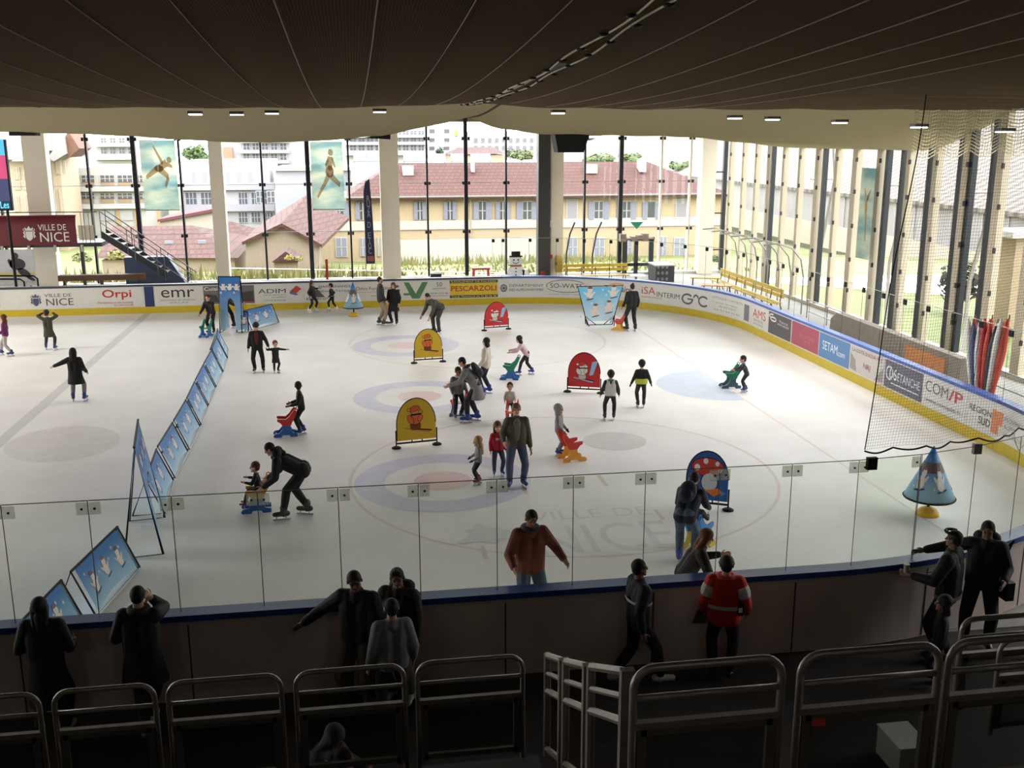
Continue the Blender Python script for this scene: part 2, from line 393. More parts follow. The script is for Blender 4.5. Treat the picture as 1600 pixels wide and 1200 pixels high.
# ================================================================ RINK
IY0,IY1,IX=-.05,30.58,14.24;RC=8.0;XL=-30.
def bp(s):
    """point, tangent along the boards' ice side: far straight, corner, end, corner, near straight; inward normal"""
    L1=6.24-XL;L2=RC*PI/2;L3=(IY1-RC)-(IY0+RC);L4=L2
    if s<L1: return Vector((XL+s,IY1)),Vector((1,0)),Vector((0,-1))
    s-=L1
    if s<L2:
        a=s/RC;return Vector((6.24+RC*math.sin(a),IY1-RC+RC*math.cos(a))),Vector((math.cos(a),-math.sin(a))),Vector((-math.sin(a),-math.cos(a)))
    s-=L2
    if s<L3: return Vector((IX,IY1-RC-s)),Vector((0,-1)),Vector((-1,0))
    s-=L3
    if s<L4:
        a=s/RC;return Vector((6.24+RC*math.cos(a),IY0+RC-RC*math.sin(a))),Vector((-math.sin(a),-math.cos(a))),Vector((-math.cos(a),math.sin(a)))
    s-=L4
    return Vector((6.24-s,IY0)),Vector((-1,0)),Vector((0,1))
S1=6.24-XL;S2=S1+RC*PI/2;S3=S2+(IY1-2*RC-IY0);S4=S3+RC*PI/2;S5=S4+(6.24-XL)
_st=[(s,*PX((*bp(s)[0],.6))) for s in np.arange(8,S4+2,.02)]
def s_at(px,hi=None):
    c=[a for a in _st if (hi is None or a[0]<hi)]
    return min(c,key=lambda a:abs(a[1]-px))[0]
def bfn(s0,z0=0.,off=.012):
    def f(u,v,w=0):
        p,t,n=bp(s0+u);q=p+n*(off+w);return Vector((q.x,q.y,z0+v))
    return f
def sweep(sa,sb,prof,step=.35):
    """profile of (inward offset, z) swept along the boards"""
    N=max(2,int((sb-sa)/step));m=MB();k=len(prof)
    for i in range(N+1):
        p,t,n=bp(sa+(sb-sa)*i/N)
        for o,z in prof: q=p+n*o;m.v.append(Vector((q.x,q.y,z)))
    for i in range(N):
        for j in range(k): m.f.append((i*k+j,i*k+(j+1)%k,(i+1)*k+(j+1)%k,(i+1)*k+j));m.m.append(0)
    m.f+=[tuple(range(k)),tuple(N*k+j for j in range(k))[::-1]];m.m+=[0,0]
    return m
HB=1.15
board_w=mat((214,210,203),.55,var=.05,scale=2.5);kick=mat((196,172,40),.5,var=.06);bluer=mat((38,66,128),.4)
outer=mat((196,178,166),.8,var=.12,scale=1.2)
def boards(name,sa,sb,lab,near=False):
    p,_,_=bp((sa+sb)/2);t=thing(name,lab,'boards',(p.x,p.y,0))
    fixn(sweep(sa,sb,[(0,.0),(0,HB-.03),(-.2,HB-.03),(-.2,0)]).build('board_panel',outer if near else board_w,t,world=True))
    if near: fixn(sweep(sa,sb,[(.004,.0),(.004,HB-.04),(0,HB-.04),(0,0)]).build('inner_lining',board_w,t,world=True))
    fixn(sweep(sa,sb,[(.012,.0),(.012,.27),(0.001,.27),(0.001,0)]).build('kick_plate',kick,t,world=True))
    fixn(sweep(sa,sb,[(.02,HB-.05),(.02,HB+.03),(-.22,HB+.03),(-.22,HB-.05)]).build('top_rail',bluer if near else (mat((60,62,70),.4) if sa<20 else mat((70,98,170),.4)),t,world=True))
    if near:
        fixn(sweep(sa,sb,[(-.2,HB-.10),(-.2,HB-.06),(-.215,HB-.06),(-.215,HB-.10)]).build('edge_strip',mat((175,168,155),.5),t,world=True))
        k=0
        s=sa+1
        while s<sb: 
            fixn(sweep(s,s+.02,[(-.2,.02),(-.2,HB-.1),(-.204,HB-.1),(-.204,.02)],.02).build('panel_joint',mat((60,52,48),.9),t,world=True));s+=2.0
    return t
boards('rink_boards',0,S1,'long white rink boards with ads before the column windows')
boards('rink_boards',S1+.01,S2+(S3-S2),'curved white rink boards with ads below the end windows')
boards('rink_boards',S3+.01,S5,'rink boards beside the spectators with blue top rail and bare grey back',True)
# ice with its markings
def icemat():
    m=bpy.data.materials.new('ice_sheet');m.use_nodes=True;nt=m.node_tree;b=nt.nodes['Principled BSDF']
    tc=nt.nodes.new('ShaderNodeTexCoord')
    n=nt.nodes.new('ShaderNodeTexNoise');n.inputs['Scale'].default_value=.6;n.inputs['Detail'].default_value=6
    n2=nt.nodes.new('ShaderNodeTexNoise');n2.inputs['Scale'].default_value=9;n2.inputs['Detail'].default_value=5
    nt.links.new(tc.outputs['Object'],n.inputs['Vector']);nt.links.new(tc.outputs['Object'],n2.inputs['Vector'])
    a=nt.nodes.new('ShaderNodeMath');a.operation='MULTIPLY_ADD';a.inputs[1].default_value=.4;nt.links.new(n2.outputs['Fac'],a.inputs[0]);nt.links.new(n.outputs['Fac'],a.inputs[2])
    r=nt.nodes.new('ShaderNodeValToRGB');r.color_ramp.elements[0].position=.45;r.color_ramp.elements[1].position=.95
    r.color_ramp.elements[0].color=(*lin((231,228,226)),1);r.color_ramp.elements[1].color=(*lin((244,242,240)),1)
    nt.links.new(a.outputs[0],r.inputs['Fac']);nt.links.new(r.outputs['Color'],b.inputs['Base Color'])
    b.inputs['Roughness'].default_value=.62;b.inputs['IOR'].default_value=1.31;b.inputs['Specular IOR Level'].default_value=.5;return m
def rink_poly(inset=0):
    pts=[(XL,IY1)]
    for i in range(17): a=PI/2*i/16;pts.append((6.24+RC*math.sin(a),IY1-RC+RC*math.cos(a)))
    for i in range(17): a=PI/2*i/16;pts.append((6.24+RC*math.cos(a),IY0+RC-RC*math.sin(a)))
    pts.append((XL,IY0));return pts
ice=thing('ice_rink','white ice sheet with faint curling rings and lines','ice',(0,15,0));ice['kind']='structure'
MB().prism([(x,y,-.01) for x,y in rink_poly()][::-1],(0,0,.01)).build('ice_surface',icemat(),ice,world=True)
def imark(name,m,rgb): return m.build(name,mat(rgb,.62,var=.05,scale=3,spec=.45),ice,world=True)
fl=lambda u,v,w=0:Vector((u,v,.002+w))
for k,cy in enumerate((7.78,15.,22.22)):
    imark('ice_ring',MB().ring(fl,1.66,cy,1.83,1.83,.62,n=64),(210,209,226))
    imark('ice_ring_centre',MB().ell(fl,1.66,cy,.6,.6,n=40),(232,204,201))
imark('ice_circle',MB().ring(fl,4.22,7.87,4.5,4.5,.07,n=90),(226,211,207))
imark('ice_circle',MB().ring(fl,4.22,22.7,4.5,4.5,.07,n=90),(228,218,215))
imark('ice_line',MB().quad((10.33,IY0+.6,.002),(10.4,IY0+.6,.002),(10.4,29.3,.002),(10.33,29.3,.002)),(228,214,210))
imark('ice_line',MB().quad((-8.53,IY0,.002),(-8.23,IY0,.002),(-8.23,IY1,.002),(-8.53,IY1,.002)),(206,203,202))
cr=[(10.33,13.2),(10.33,16.8)]+[(10.33-1.85*math.sin(a),15+1.85*math.cos(a)) for a in fr(0,PI,20)]
imark('ice_crease',MB().poly([(10.33-1.85*math.sin(a),15+1.85*math.cos(a)) for a in fr(0,PI,24)][::-1],fl),(200,211,226))
imark('ice_smudge',MB().ell(fl,-6.9,11.9,1.25,1.5,n=32,rot=.3),(221,218,213))
imark('ice_smudge',MB().ell(fl,5.9,10.0,.75,.75,n=24),(214,208,206))
imark('ice_smudge',MB().ell(fl,3.5,19.9,.9,.8,n=24),(222,219,220))
for a,b,c,d in ((3.2,6.7,.09,.7),(4.9,6.9,.09,.7),(5.5,4.9,.07,.55),(2.0,3.6,.07,.6)): imark('ice_dash',MB().quad((a,b,.003),(a+c,b,.003),(a+c,b+d,.003),(a,b+d,.003)),(222,199,195))
imark('ice_lettering',MB().text('VILLE DE',lambda u,v,w=0:Vector((3.1+u,5.2+v,.003)),0,0,2.3,.45).text('NICE',lambda u,v,w=0:Vector((3.0+u,3.6+v,.003)),0,0,2.5,1.3),(219,220,218))
m=MB()
for q in range(14):
    a=q*.9;m.ell(lambda u,v,w=0:Vector((2.2+u,4.7+v,.003+q*.0002)),.42*math.cos(a)*(q%3)/2,.5*math.sin(a)*(q%4)/3,.22,.12,rot=a)
imark('ice_crest',m,(218,219,217))
# ---------------------------------------------------------------- crest used by the town banners
def crest(m,f,u,v,h,mi=0):
    k=h/10.
    P=lambda pts:m.poly([(u+a*k,v+b*k) for a,b in pts],f,mi)
    P([(-2.2,6.3),(2.2,6.3),(2.2,2.4),(1.4,.9),(0,0),(-1.4,.9),(-2.2,2.4)])
    P([(-2,6.8),(2,6.8),(2.6,9.2),(1.3,8),(0,9.9),(-1.3,8),(-2.6,9.2)])
    for s in(-1,1):
        P([(s*2.6,6.6),(s*3.9,5.6),(s*3.2,4.2),(s*4.1,3.0),(s*2.7,1.6),(s*2.5,3.6)])
        m.ring(f,u+s*2.9*k,v+7.4*k,.9*k,.9*k,.35*k,mi)
# ---------------------------------------------------------------- advertising on the boards
INK=mat((62,62,68),.6)
def C(r,g,b): return mat((r,g,b),.55,var=.03)
def ad(px0,px1,lab,bg=None,draw=None,z0=.31,z1=HB-.09,hi=None):
    hi=hi or S3+2.5
    sa,sb=s_at(px0,hi),s_at(px1,hi);p,_,n=bp((sa+sb)/2)
    t=thing('advertising_banner',lab,'banner',(p.x,p.y,z0))
    w=sb-sa;N=max(1,int(w/.4));f=bfn(sa,z0,.006);m=MB();h=z1-z0
    for i in range(N):
        a,b=w*i/N+(.004 if i==0 else 0),w*(i+1)/N-(.004 if i==N-1 else 0)
        vs=[f(a,0),f(b,0),f(b,h),f(a,h)];m.add(vs,[(0,1,2,3)])
    m.build('banner_sheet',C(*(bg or (216,213,207))),t,world=True)
    if draw: draw(t,bfn(sa,z0,.012),w,h)
    return t
def L(t,name,rgb,fn):
    m=MB();fn(m);return m.build(name,C(*rgb),t,world=True)
def d_nice(t,f,w,h):
    L(t,'crest',(74,82,110),lambda m:crest(m,f,w*.14,h*.16,h*.66))
    L(t,'lettering',(66,66,78),lambda m:(m.text('VILLE DE',f,w*.3,h*.62,w*.5,h*.2),m.text('NICE',f,w*.33,h*.16,w*.58,h*.36)))
ad(-24,3,'white town banner cut off by the picture edge, beside the TV screen side',None,lambda t,f,w,h:L(t,'lettering',(66,66,78),lambda m:(m.text('E',f,w*.72,h*.62,w*.1,h*.2),m.text('E',f,w*.72,h*.16,w*.16,h*.36))))
ad(6,119,'white town banner with grey crest and dark capitals on the boards',None,lambda t,f,w,h:(L(t,'crest',(74,82,110),lambda m:crest(m,f,w*.44,h*.12,h*.68)),L(t,'lettering',(70,70,80),lambda m:(m.text('VILLE DE',f,w*.56,h*.6,w*.38,h*.18),m.text('NICE',f,w*.58,h*.14,w*.38,h*.38)))))
ad(121,224,'white ad with round red lettering beside the navy stripe',None,lambda t,f,w,h:(L(t,'lettering',(190,40,38),lambda m:m.text('Orpi',f,w*.38,h*.36,w*.44,h*.56,bold=.03)),L(t,'small_lettering',(190,90,84),lambda m:(m.text('Des femmes et des hommes',f,w*.3,h*.17,w*.54,h*.11),m.text('bien dans votre ville',f,w*.55,h*.03,w*.29,h*.1)))))
ad(226,241,'navy stripe on the boards at the end of the grey ice line',(44,56,104),None,.0,HB-.06)
ad(243,316,'white ad with thin dark lowercase lettering beside the navy stripe',None,lambda t,f,w,h:(L(t,'lettering',(52,52,56),lambda m:m.text('emr',f,w*.13,h*.42,w*.71,h*.42)),L(t,'small_lettering',(90,90,95),lambda m:(m.text('SOLUTIONS DE MOBILITE',f,w*.1,h*.24,w*.75,h*.07),m.text('04 93 21 00 00',f,w*.3,h*.1,w*.4,h*.07)))))
ad(318,398,'grey photo ad with white lettering behind the blue arch',(110,106,106),lambda t,f,w,h:(L(t,'lettering',(235,232,228),lambda m:m.text('Cuisine',f,w*.02,h*.74,w*.4,h*.2,bold=.02)),L(t,'photo_patch',(66,64,66),lambda m:(m.poly([(w*.5,h*.1),(w*.98,h*.1),(w*.98,h*.7),(w*.5,h*.5)],f),m.poly([(w*.02,h*.1),(w*.3,h*.1),(w*.25,h*.5),(w*.02,h*.55)],f))),L(t,'bar',(150,70,70),lambda m:m.poly([(w*.6,h*.02),(w*.98,h*.02),(w*.98,h*.09),(w*.6,h*.09)],f))))
ad(400,474,'white ad with dark wide capitals and a red and blue tilted square',None,lambda t,f,w,h:(L(t,'lettering',(66,66,72),lambda m:(m.text('ADIM',f,w*.05,h*.52,w*.58,h*.24,bold=.02),m.text("CÔTE D'AZUR",f,w*.16,h*.08,w*.46,h*.1),m.text('Développement',f,w*.16,h*.38,w*.46,h*.08),m.text('immobilier',f,w*.33,h*.27,w*.3,h*.07))),L(t,'logo',(196,72,62),lambda m:m.poly([(w*.72,h*.6),(w*.86,h*.92),(w*.96,h*.74),(w*.84,h*.46)],f)),L(t,'logo',(92,110,160),lambda m:m.poly([(w*.7,h*.48),(w*.73,h*.62),(w*.9,h*.42),(w*.84,h*.38)],f,off=.002))))
ad(476,552,'white ad with two dark lines and a grey triangle behind two skaters',None,lambda t,f,w,h:(L(t,'lettering',(52,54,56),lambda m:(m.text('MAINTENANCE',f,w*.3,h*.76,w*.66,h*.13),m.text('RÉHABILITATION',f,w*.3,h*.5,w*.66,h*.15),m.text('ROTHECO',f,w*.04,h*.08,w*.4,h*.14))),L(t,'logo',(92,96,96),lambda m:m.poly([(w*.08,h*.24),(w*.42,h*.24),(w*.26,h*.72)],f))))
ad(554,626,'white ad with maroon lettering behind the standing couple',None,lambda t,f,w,h:(L(t,'lettering',(150,52,56),lambda m:m.text('Othis Formation',f,w*.03,h*.56,w*.76,h*.2)),L(t,'small_lettering',(110,80,86),lambda m:(m.text("Établissement d'enseignement",f,w*.1,h*.42,w*.6,h*.09),m.text('06000 Nice',f,w*.36,h*.2,w*.3,h*.07))),L(t,'logo',(90,92,120),lambda m:(m.ell(f,w*.92,h*.74,w*.05,h*.08),m.ell(f,w*.95,h*.5,w*.04,h*.09)))))
ad(627,701,'white ad with a big green angular letter',None,lambda t,f,w,h:(L(t,'logo',(86,128,92),lambda m:(m.poly([(w*.05,h*.95),(w*.16,h*.95),(w*.3,h*.3),(w*.44,h*.95),(w*.56,h*.95),(w*.38,h*.02),(w*.22,h*.02)],f),m.poly([(w*.04,h*.22),(w*.24,h*.22),(w*.24,h*.34),(w*.04,h*.34)],f,off=.001))),L(t,'lettering',(80,82,88),lambda m:(m.text('50',f,w*.74,h*.68,w*.12,h*.24),m.text('NACHMAN',f,w*.66,h*.52,w*.28,h*.09),m.text('04 93 13 27 88',f,w*.62,h*.24,w*.36,h*.1),m.text('www.nachman.fr',f,w*.58,h*.12,w*.4,h*.07)))))
ad(703,778,'yellow ad with red capitals between two black strips',(214,186,58),lambda t,f,w,h:(L(t,'lettering',(176,48,40),lambda m:m.text('PESCARZOLI',f,w*.03,h*.38,w*.94,h*.3,bold=.03)),L(t,'strip',(58,60,44),lambda m:(m.poly([(0,h*.84),(w,h*.84),(w,h),(0,h)],f),m.poly([(0,0),(w,0),(w,h*.15),(0,h*.15)],f))),L(t,'strip_lettering',(226,210,150),lambda m:(m.text('RAVALEMENT DE FACADES',f,w*.03,h*.87,w*.94,h*.1,w_off=.003),m.text('TOUS TRAVAUX 04 93 84 96 98',f,w*.03,h*.02,w*.94,h*.1,w_off=.003)))))
def d_dep(t,f,w,h):
    L(t,'emblem',(80,90,118),lambda m:(m.ring(f,w*.1,h*.5,w*.075,h*.22,w*.015),m.ell(f,w*.1,h*.5,w*.03,h*.08),[m.ell(f,w*.1+w*.05*math.cos(a),h*.5+h*.15*math.sin(a),w*.014,h*.04) for a in fr(0,2*PI,8)]))
    L(t,'lettering',(84,86,92),lambda m:(m.text('DÉPARTEMENT',f,w*.22,h*.56,w*.74,h*.18),m.text('DES ALPES-MARITIMES',f,w*.22,h*.32,w*.74,h*.14)))
ad(780,852,'white ad with round blue emblem and two grey lines of capitals',None,d_dep)
ad(853,916,'white ad with slanted lettering inside two swooping ellipses',None,lambda t,f,w,h:(L(t,'lettering',(64,62,66),lambda m:m.text('SO-WATS',f,w*.1,h*.5,w*.8,h*.26,bold=.02)),L(t,'swoosh',(70,66,70),lambda m:(m.ring(f,w*.5,h*.62,w*.5,h*.36,h*.035,a0=.4,a1=3.4),m.ring(f,w*.5,h*.58,w*.5,h*.34,h*.035,a0=3.5,a1=6.6))),L(t,'small_lettering',(110,108,112),lambda m:(m.text('Economies d energies renouvelables',f,w*.05,h*.1,w*.9,h*.08)))))
ad(917,1000,'white ad with bold black lettering and orange swoosh behind the blue trapezoid',None,lambda t,f,w,h:(L(t,'lettering',(44,42,46),lambda m:m.text('Tournaire',f,w*.33,h*.42,w*.5,h*.34,bold=.02)),L(t,'swoosh',(226,160,80),lambda m:m.ring(f,w*.56,h*.72,w*.16,h*.2,h*.07,a0=.6,a1=2.8))))
ad(1001,1063,'white ad with red script and dark bold capitals in the curve',None,lambda t,f,w,h:(L(t,'logo',(186,80,70),lambda m:(m.text('iSA',f,w*.03,h*.44,w*.33,h*.4))),L(t,'lettering',(58,58,64),lambda m:m.text('INTERIM',f,w*.4,h*.36,w*.58,h*.26,bold=.03)),L(t,'small_lettering',(140,100,100),lambda m:m.text('www.isa-interim.fr',f,w*.03,h*.24,w*.5,h*.1))))
ad(1064,1108,'white ad with three big grey ring letters in the curve',None,lambda t,f,w,h:(L(t,'lettering',(96,94,98),lambda m:(m.ring(f,w*.22,h*.45,w*.2,h*.3,w*.05,a0=.7,a1=6.3),m.poly([(w*.22,h*.42),(w*.43,h*.42),(w*.43,h*.5),(w*.22,h*.5)],f),m.ring(f,w*.52,h*.56,w*.1,h*.2,w*.045,a0=0,a1=PI),m.ring(f,w*.8,h*.45,w*.2,h*.3,w*.05,a0=.7,a1=5.6)))))
ad(1109,1172,'white ad with pale grey small print lines in the curve',None,lambda t,f,w,h:(L(t,'lettering',(140,138,140),lambda m:(m.text('OPTIQUE CHAMBON',f,w*.05,h*.72,w*.72,h*.14),m.text('17 avenue Borriglione',f,w*.05,h*.5,w*.6,h*.1),m.text('06100 NICE',f,w*.2,h*.34,w*.4,h*.1),m.text('04 93 84 10 00',f,w*.1,h*.14,w*.6,h*.09))),L(t,'photo_patch',(120,118,120),lambda m:m.poly([(w*.82,h*.06),(w*.97,h*.06),(w*.97,h*.86),(w*.82,h*.86)],f))))
ad(1174,1199,'white ad with tall red capitals beside the charcoal ad',None,lambda t,f,w,h:(L(t,'lettering',(192,84,82),lambda m:m.text('AMS',f,w*.1,h*.42,w*.8,h*.42,bold=.03)),L(t,'small_lettering',(130,126,126),lambda m:(m.text('SERVICES',f,w*.15,h*.24,w*.6,h*.12),m.text('04 92 00 00',f,w*.15,h*.08,w*.6,h*.1)))))
ad(1201,1236,'charcoal ad with pale loop logo beside the crimson ad',(84,78,80),lambda t,f,w,h:(L(t,'logo',(220,216,214),lambda m:(m.ring(f,w*.22,h*.7,w*.14,h*.12,w*.03),m.ring(f,w*.2,h*.82,w*.18,h*.12,w*.03,a0=1.5,a1=4))),L(t,'lettering',(206,202,200),lambda m:(m.text('Foncia',f,w*.5,h*.66,w*.36,h*.12),m.text('IMMOBILIER',f,w*.42,h*.52,w*.5,h*.1)))))
ad(1237,1279,'crimson ad with faint lettering beside the charcoal ad',(164,74,92),lambda t,f,w,h:L(t,'lettering',(190,110,124),lambda m:(m.text('LA LOCALE',f,w*.3,h*.44,w*.55,h*.16),m.text('NICE',f,w*.45,h*.28,w*.25,h*.09))))
ad(1280,1327,'blue ad with white narrow capitals beside the crimson ad',(84,128,176),lambda t,f,w,h:L(t,'lettering',(232,238,242),lambda m:(m.text('SETAM',f,w*.12,h*.36,w*.5,h*.36,bold=.02),m.text('.com',f,w*.62,h*.34,w*.24,h*.16))))
ad(1328,1381,'pale snowy ad with red heading beside the blue ad',(196,190,186),lambda t,f,w,h:(L(t,'lettering',(150,70,72),lambda m:(m.text("LA COTE D'AZUR 96.2",f,w*.06,h*.8,w*.88,h*.14),m.text('NRJ',f,w*.42,h*.24,w*.2,h*.26,bold=.03))),L(t,'photo_patch',(150,144,142),lambda m:(m.poly([(w*.02,h*.1),(w*.22,h*.06),(w*.16,h*.5),(w*.02,h*.72)],f),m.poly([(w*.75,h*.06),(w*.98,h*.1),(w*.98,h*.6)],f)))))
ad(1382,1441,'slate ad with white underlined capitals behind the net edge',(98,98,112),lambda t,f,w,h:L(t,'lettering',(222,222,224),lambda m:(m.text('06',f,w*.14,h*.36,w*.2,h*.42,bold=.02),m.ring(f,w*.14,h*.56,w*.1,h*.26,w*.025,a0=.9,a1=5.4),m.text('ETANCHE',f,w*.36,h*.38,w*.58,h*.3,bold=.02),m.poly([(w*.2,h*.2),(w*.92,h*.2),(w*.92,h*.24),(w*.2,h*.24)],f))))
ad(1442,1511,'white ad with grey capitals and a red slash pair behind the net',None,lambda t,f,w,h:(L(t,'lettering',(112,114,118),lambda m:(m.text('COM',f,w*.06,h*.5,w*.52,h*.38,bold=.02),m.text('www.comip06.fr',f,w*.08,h*.12,w*.8,h*.18))),L(t,'logo',(190,70,72),lambda m:m.text('/P',f,w*.6,h*.5,w*.3,h*.38,bold=.03))))
ad(1512,1600,'white ad with dark bold capitals and an orange block behind the net',None,lambda t,f,w,h:(L(t,'lettering',(66,64,66),lambda m:(m.text('RÉGION',f,w*.03,h*.52,w*.38,h*.24,bold=.02),m.text('SUD',f,w*.2,h*.2,w*.2,h*.24,bold=.02))),L(t,'logo',(216,136,94),lambda m:m.poly([(w*.42,h*.1),(w*.54,h*.1),(w*.54,h*.4),(w*.6,h*.4),(w*.6,h*.82),(w*.42,h*.82)],f)),L(t,'small_lettering',(150,146,142),lambda m:(m.text('PROVENCE',f,w*.63,h*.6,w*.34,h*.14),m.text('ALPES',f,w*.63,h*.38,w*.2,h*.14),m.text("CÔTE D'AZUR",f,w*.63,h*.16,w*.34,h*.14)))))
# ---------------------------------------------------------------- glass above the boards
nearglass=glass((.92,.955,.9),.012);farglass=glass((.93,.95,.94),.02);clipm=glass((.8,.8,.77),.02,diff=.22,dcol=(.7,.7,.66))
ordn=['first','second','third','fourth','fifth','sixth','seventh','eighth','ninth','tenth','eleventh','twelfth','thirteenth','fourteenth','fifteenth','sixteenth']
def pane(sa,sb,z0,z1,lab,gm,grp,clips=True,big=True):
    p,_,_=bp((sa+sb)/2);t=thing('glass_panel',lab,'glass panel',(p.x,p.y,z0),0,grp)
    N=max(1,int((sb-sa)/.5));m=MB();f=bfn(0,0,-.1)
    for i in range(N):
        a=sa+.006+(sb-sa-.012)*i/N;b=sa+.006+(sb-sa-.012)*(i+1)/N
        m.quad(f(a,z0),f(b,z0),f(b,z1),f(a,z1))
    m.build('pane',gm,t,world=True)
    e=MB()
    for s in(sa+.004,): e.cyl(f(s,z0),f(s,z1),.006 if big else .006,n=4)
    e.build('joint',mat((56,60,56),.4),t,world=True)
    e=MB();e.cyl(f(sa+.006,z1),f(sb-.006,z1),.006 if big else .008,n=4);e.build('top_edge',mat((96,106,98) if big else (170,178,172),.3),t,world=True)
    if clips:
        for s in((sa+.075,sb-.075) if big else (sa+.05,)):
            c,tt,n=bp(s);c3=Vector((c.x-n.x*.1,c.y-n.y*.1,z1-.1));R=Matrix.Rotation(math.atan2(tt.y,tt.x),3,'Z')
            if big: 
                o=MB().box(c3,(.13,.02,.15),0,R=R).build('clip',clipm,t,world=True)
                MB().cyl(c3-Vector((n.x,n.y,0))*.014,c3-Vector((n.x,n.y,0))*.022,.016).build('bolt',BLK,o)
                bo=o.children[0]
                for v in bo.data.vertices: v.co=o.matrix_basis.inverted()@(t.matrix_basis.inverted()@v.co)
            else: MB().box(c3,(.12,.05,.14),0,R=R).build('clip',BLK,t,world=True)
    return t
# near row: joints measured in the photo
xs=[-5.25,-4.25,-3.27,-2.3,-1.28,-.3,.70,1.70,2.70,3.66,4.67,5.68,6.63,7.58]
ss=[S4+6.24-x for x in xs]
nm=['clear glass panel cut off by the picture edge by the long-haired spectator','clear glass panel above the boards behind the long-haired spectator in black','clear glass panel before the folded end of the blue barrier','clear glass panel behind the spectator on the phone','clear glass panel before the man bending over a child','clear glass panel behind the pointing man in black','clear glass panel before the ring under the blond girl','clear glass panel before the red-jumper girl','clear glass panel before the man in the rust jumper','clear glass panel with faint ice capitals behind it','clear glass panel before the mother bending by the blue arched board','clear glass panel beside the blue arched board, above the red jacket','clear glass panel next to the black square net bracket','x']
for i in range(len(xs)-1): pane(ss[i+1],ss[i],HB+.03,2.71,nm[i],nearglass,'glass along the spectator side')
nc=['clear glass panel behind the hanging net, beside the blue cone','clear glass panel before the blue cone and above the man with sunglasses','clear glass panel beside the man reaching out his arm','clear glass panel behind the man reaching out his arm','clear glass panel past the man with the shoulder bag','clear glass panel where the spectator boards curve out of the picture']
for i in range(6):
    sb=S4-(-6.24+6.63)-.0-i*.97;pane(sb-.97,sb,HB+.03,2.71,nc[i],nearglass,'glass along the spectator side',clips=False)
for sa,sb,lab in ((s_at(770),S1,'clear glass panel on the straight boards before the yellow bench'),(S1,S2,'clear glass panel on the curved boards in the corner by the door'),(S2,S3,'clear glass panel on the straight boards below the end windows'),(S3,S3+5.2,'clear glass panel on the curved boards by the flags')):
    k=max(1,round((sb-sa)/1.12))
    for i in range(k): pane(sa+(sb-sa)*i/k,sa+(sb-sa)*(i+1)/k,HB+.03,2.8,lab,farglass,lab.replace('clear glass panel','glass panels'),big=False)
# black bracket at the free corner of the net, on the glass top
c=W(1362,724,-.15);tag(MB().box(c,(.14,.06,.17)).build('net_bracket',BLK),'black square bracket at the free lower corner of the net','bracket')
c=Vector((*bp(S4-2.3)[0],2.68));tag(MB().box(c+Vector((.05,-.1,0)),(.12,.06,.15)).build('net_bracket',mat((120,116,110),.5)),'grey bracket on the glass above the blue cone','bracket')
# hanging safety net: cords knotted in 5 cm squares
t=thing('safety_net','black square-mesh safety net hanging above the spectator boards','net',(8,0,2.75))
f=bfn(0,0,-.12);sN0=S4+6.24-6.68;LN=6.2;nU=int(LN/.042);z0,z1=2.86,7.45;nV=int((z1-z0)/.042)
def npt(u,v):
    s=sN0-u*LN-.42*v*(1-u)
    p=f(s,0);n=bp(s)[2]
    q=.05*math.sin(u*31+v*5)*(1-v*.6)+.03*math.sin(u*13-v*9)
    zz=z0+(z1-z0)*v-.012*math.sin(u*40)*(1-v)**6
    return Vector((p.x+n.x*q,p.y+n.y*q,zz))
m=MB();r=.0017
P=[[npt(i/nU,j/nV) for j in range(nV+1)] for i in range(nU+1)]
for i in range(nU+1):
    m.tube(P[i][::2],r,3)
for j in range(nV+1):
    m.tube([P[i][j] for i in range(0,nU+1,2)],r,3)
m.build('net_mesh',mat((38,38,36),.8),t,world=True)
MB().tube([npt(0,j/40) for j in range(41)],.008,5).build('edge_rope',BLK,t,world=True)
MB().tube([npt(i/120,0)-Vector((0,0,.02+.05*abs(math.sin(i*.35)))) for i in range(121)],.013,5).build('bottom_rope',BLK,t,world=True)
p=npt(.42,0);MB().tube([p,p+Vector((.05,0,-.2)),p+Vector((.12,0,-.33)),p+Vector((.2,0,-.25)),p+Vector((.22,0,-.1))],.006,4).build('loose_cord',mat((170,168,160),.7),t,world=True)
# ================================================================ GUARD RAILS OF THE STAND
rail=mat((128,120,110),.42,.5,var=.12,scale=9);smoke=glass((.62,.62,.6),.06,.05);railp=mat((98,92,84),.45,.5)
def guard(a,b,z0,ztop_,lab,grp,r=.028,bar=True,sticker=False):
    a=Vector(a);b=Vector(b);d=b-a;L=d.length;rz=math.atan2(d.y,d.x)
    t=thing('guard_rail',lab,'guard rail',(a.x,a.y,z0),rz,grp);H=ztop_-z0;c=.13
    pts=[(0,0,0),(0,0,H-c)]+[(c-c*math.cos(q),0,H-c+c*math.sin(q)) for q in fr(0,PI/2,6)]+[(L-c+c*math.sin(q),0,H-c+c*math.cos(q)) for q in fr(0,PI/2,6)]+[(L,0,0)]
    MB().tube(pts,r,10).build('frame',rail,t,smooth=True)
    MB().cyl((0,0,H-.2),(L,0,H-.2),r*.85,n=10).build('rail',rail,t,smooth=True)
    MB().box((L/2,0,H-.385),(L,.05,.045)).build('rail',rail,t)
    f=MB()
    f.box((.055,0,(H-.4)/2+.03),(.06,.04,H-.46));f.box((L-.055,0,(H-.4)/2+.03),(.06,.04,H-.46))
    f.box((L/2,0,.1),(L-.1,.04,.05));f.box((L/2,0,H-.43),(L-.1,.04,.05));f.build('panel_frame',railp,t)
    MB().box((L/2,0,(H-.3)/2),(L-.15,.008,H-.5)).build('panel',smoke,t)
    if sticker: MB().box((.13,-.03,H-.46),(.09,.006,.05)).build('sticker',mat((190,60,50),.5),t)
    return t
px=[(-112,62),(85,241),(262,438),(461,631),(652,818)]
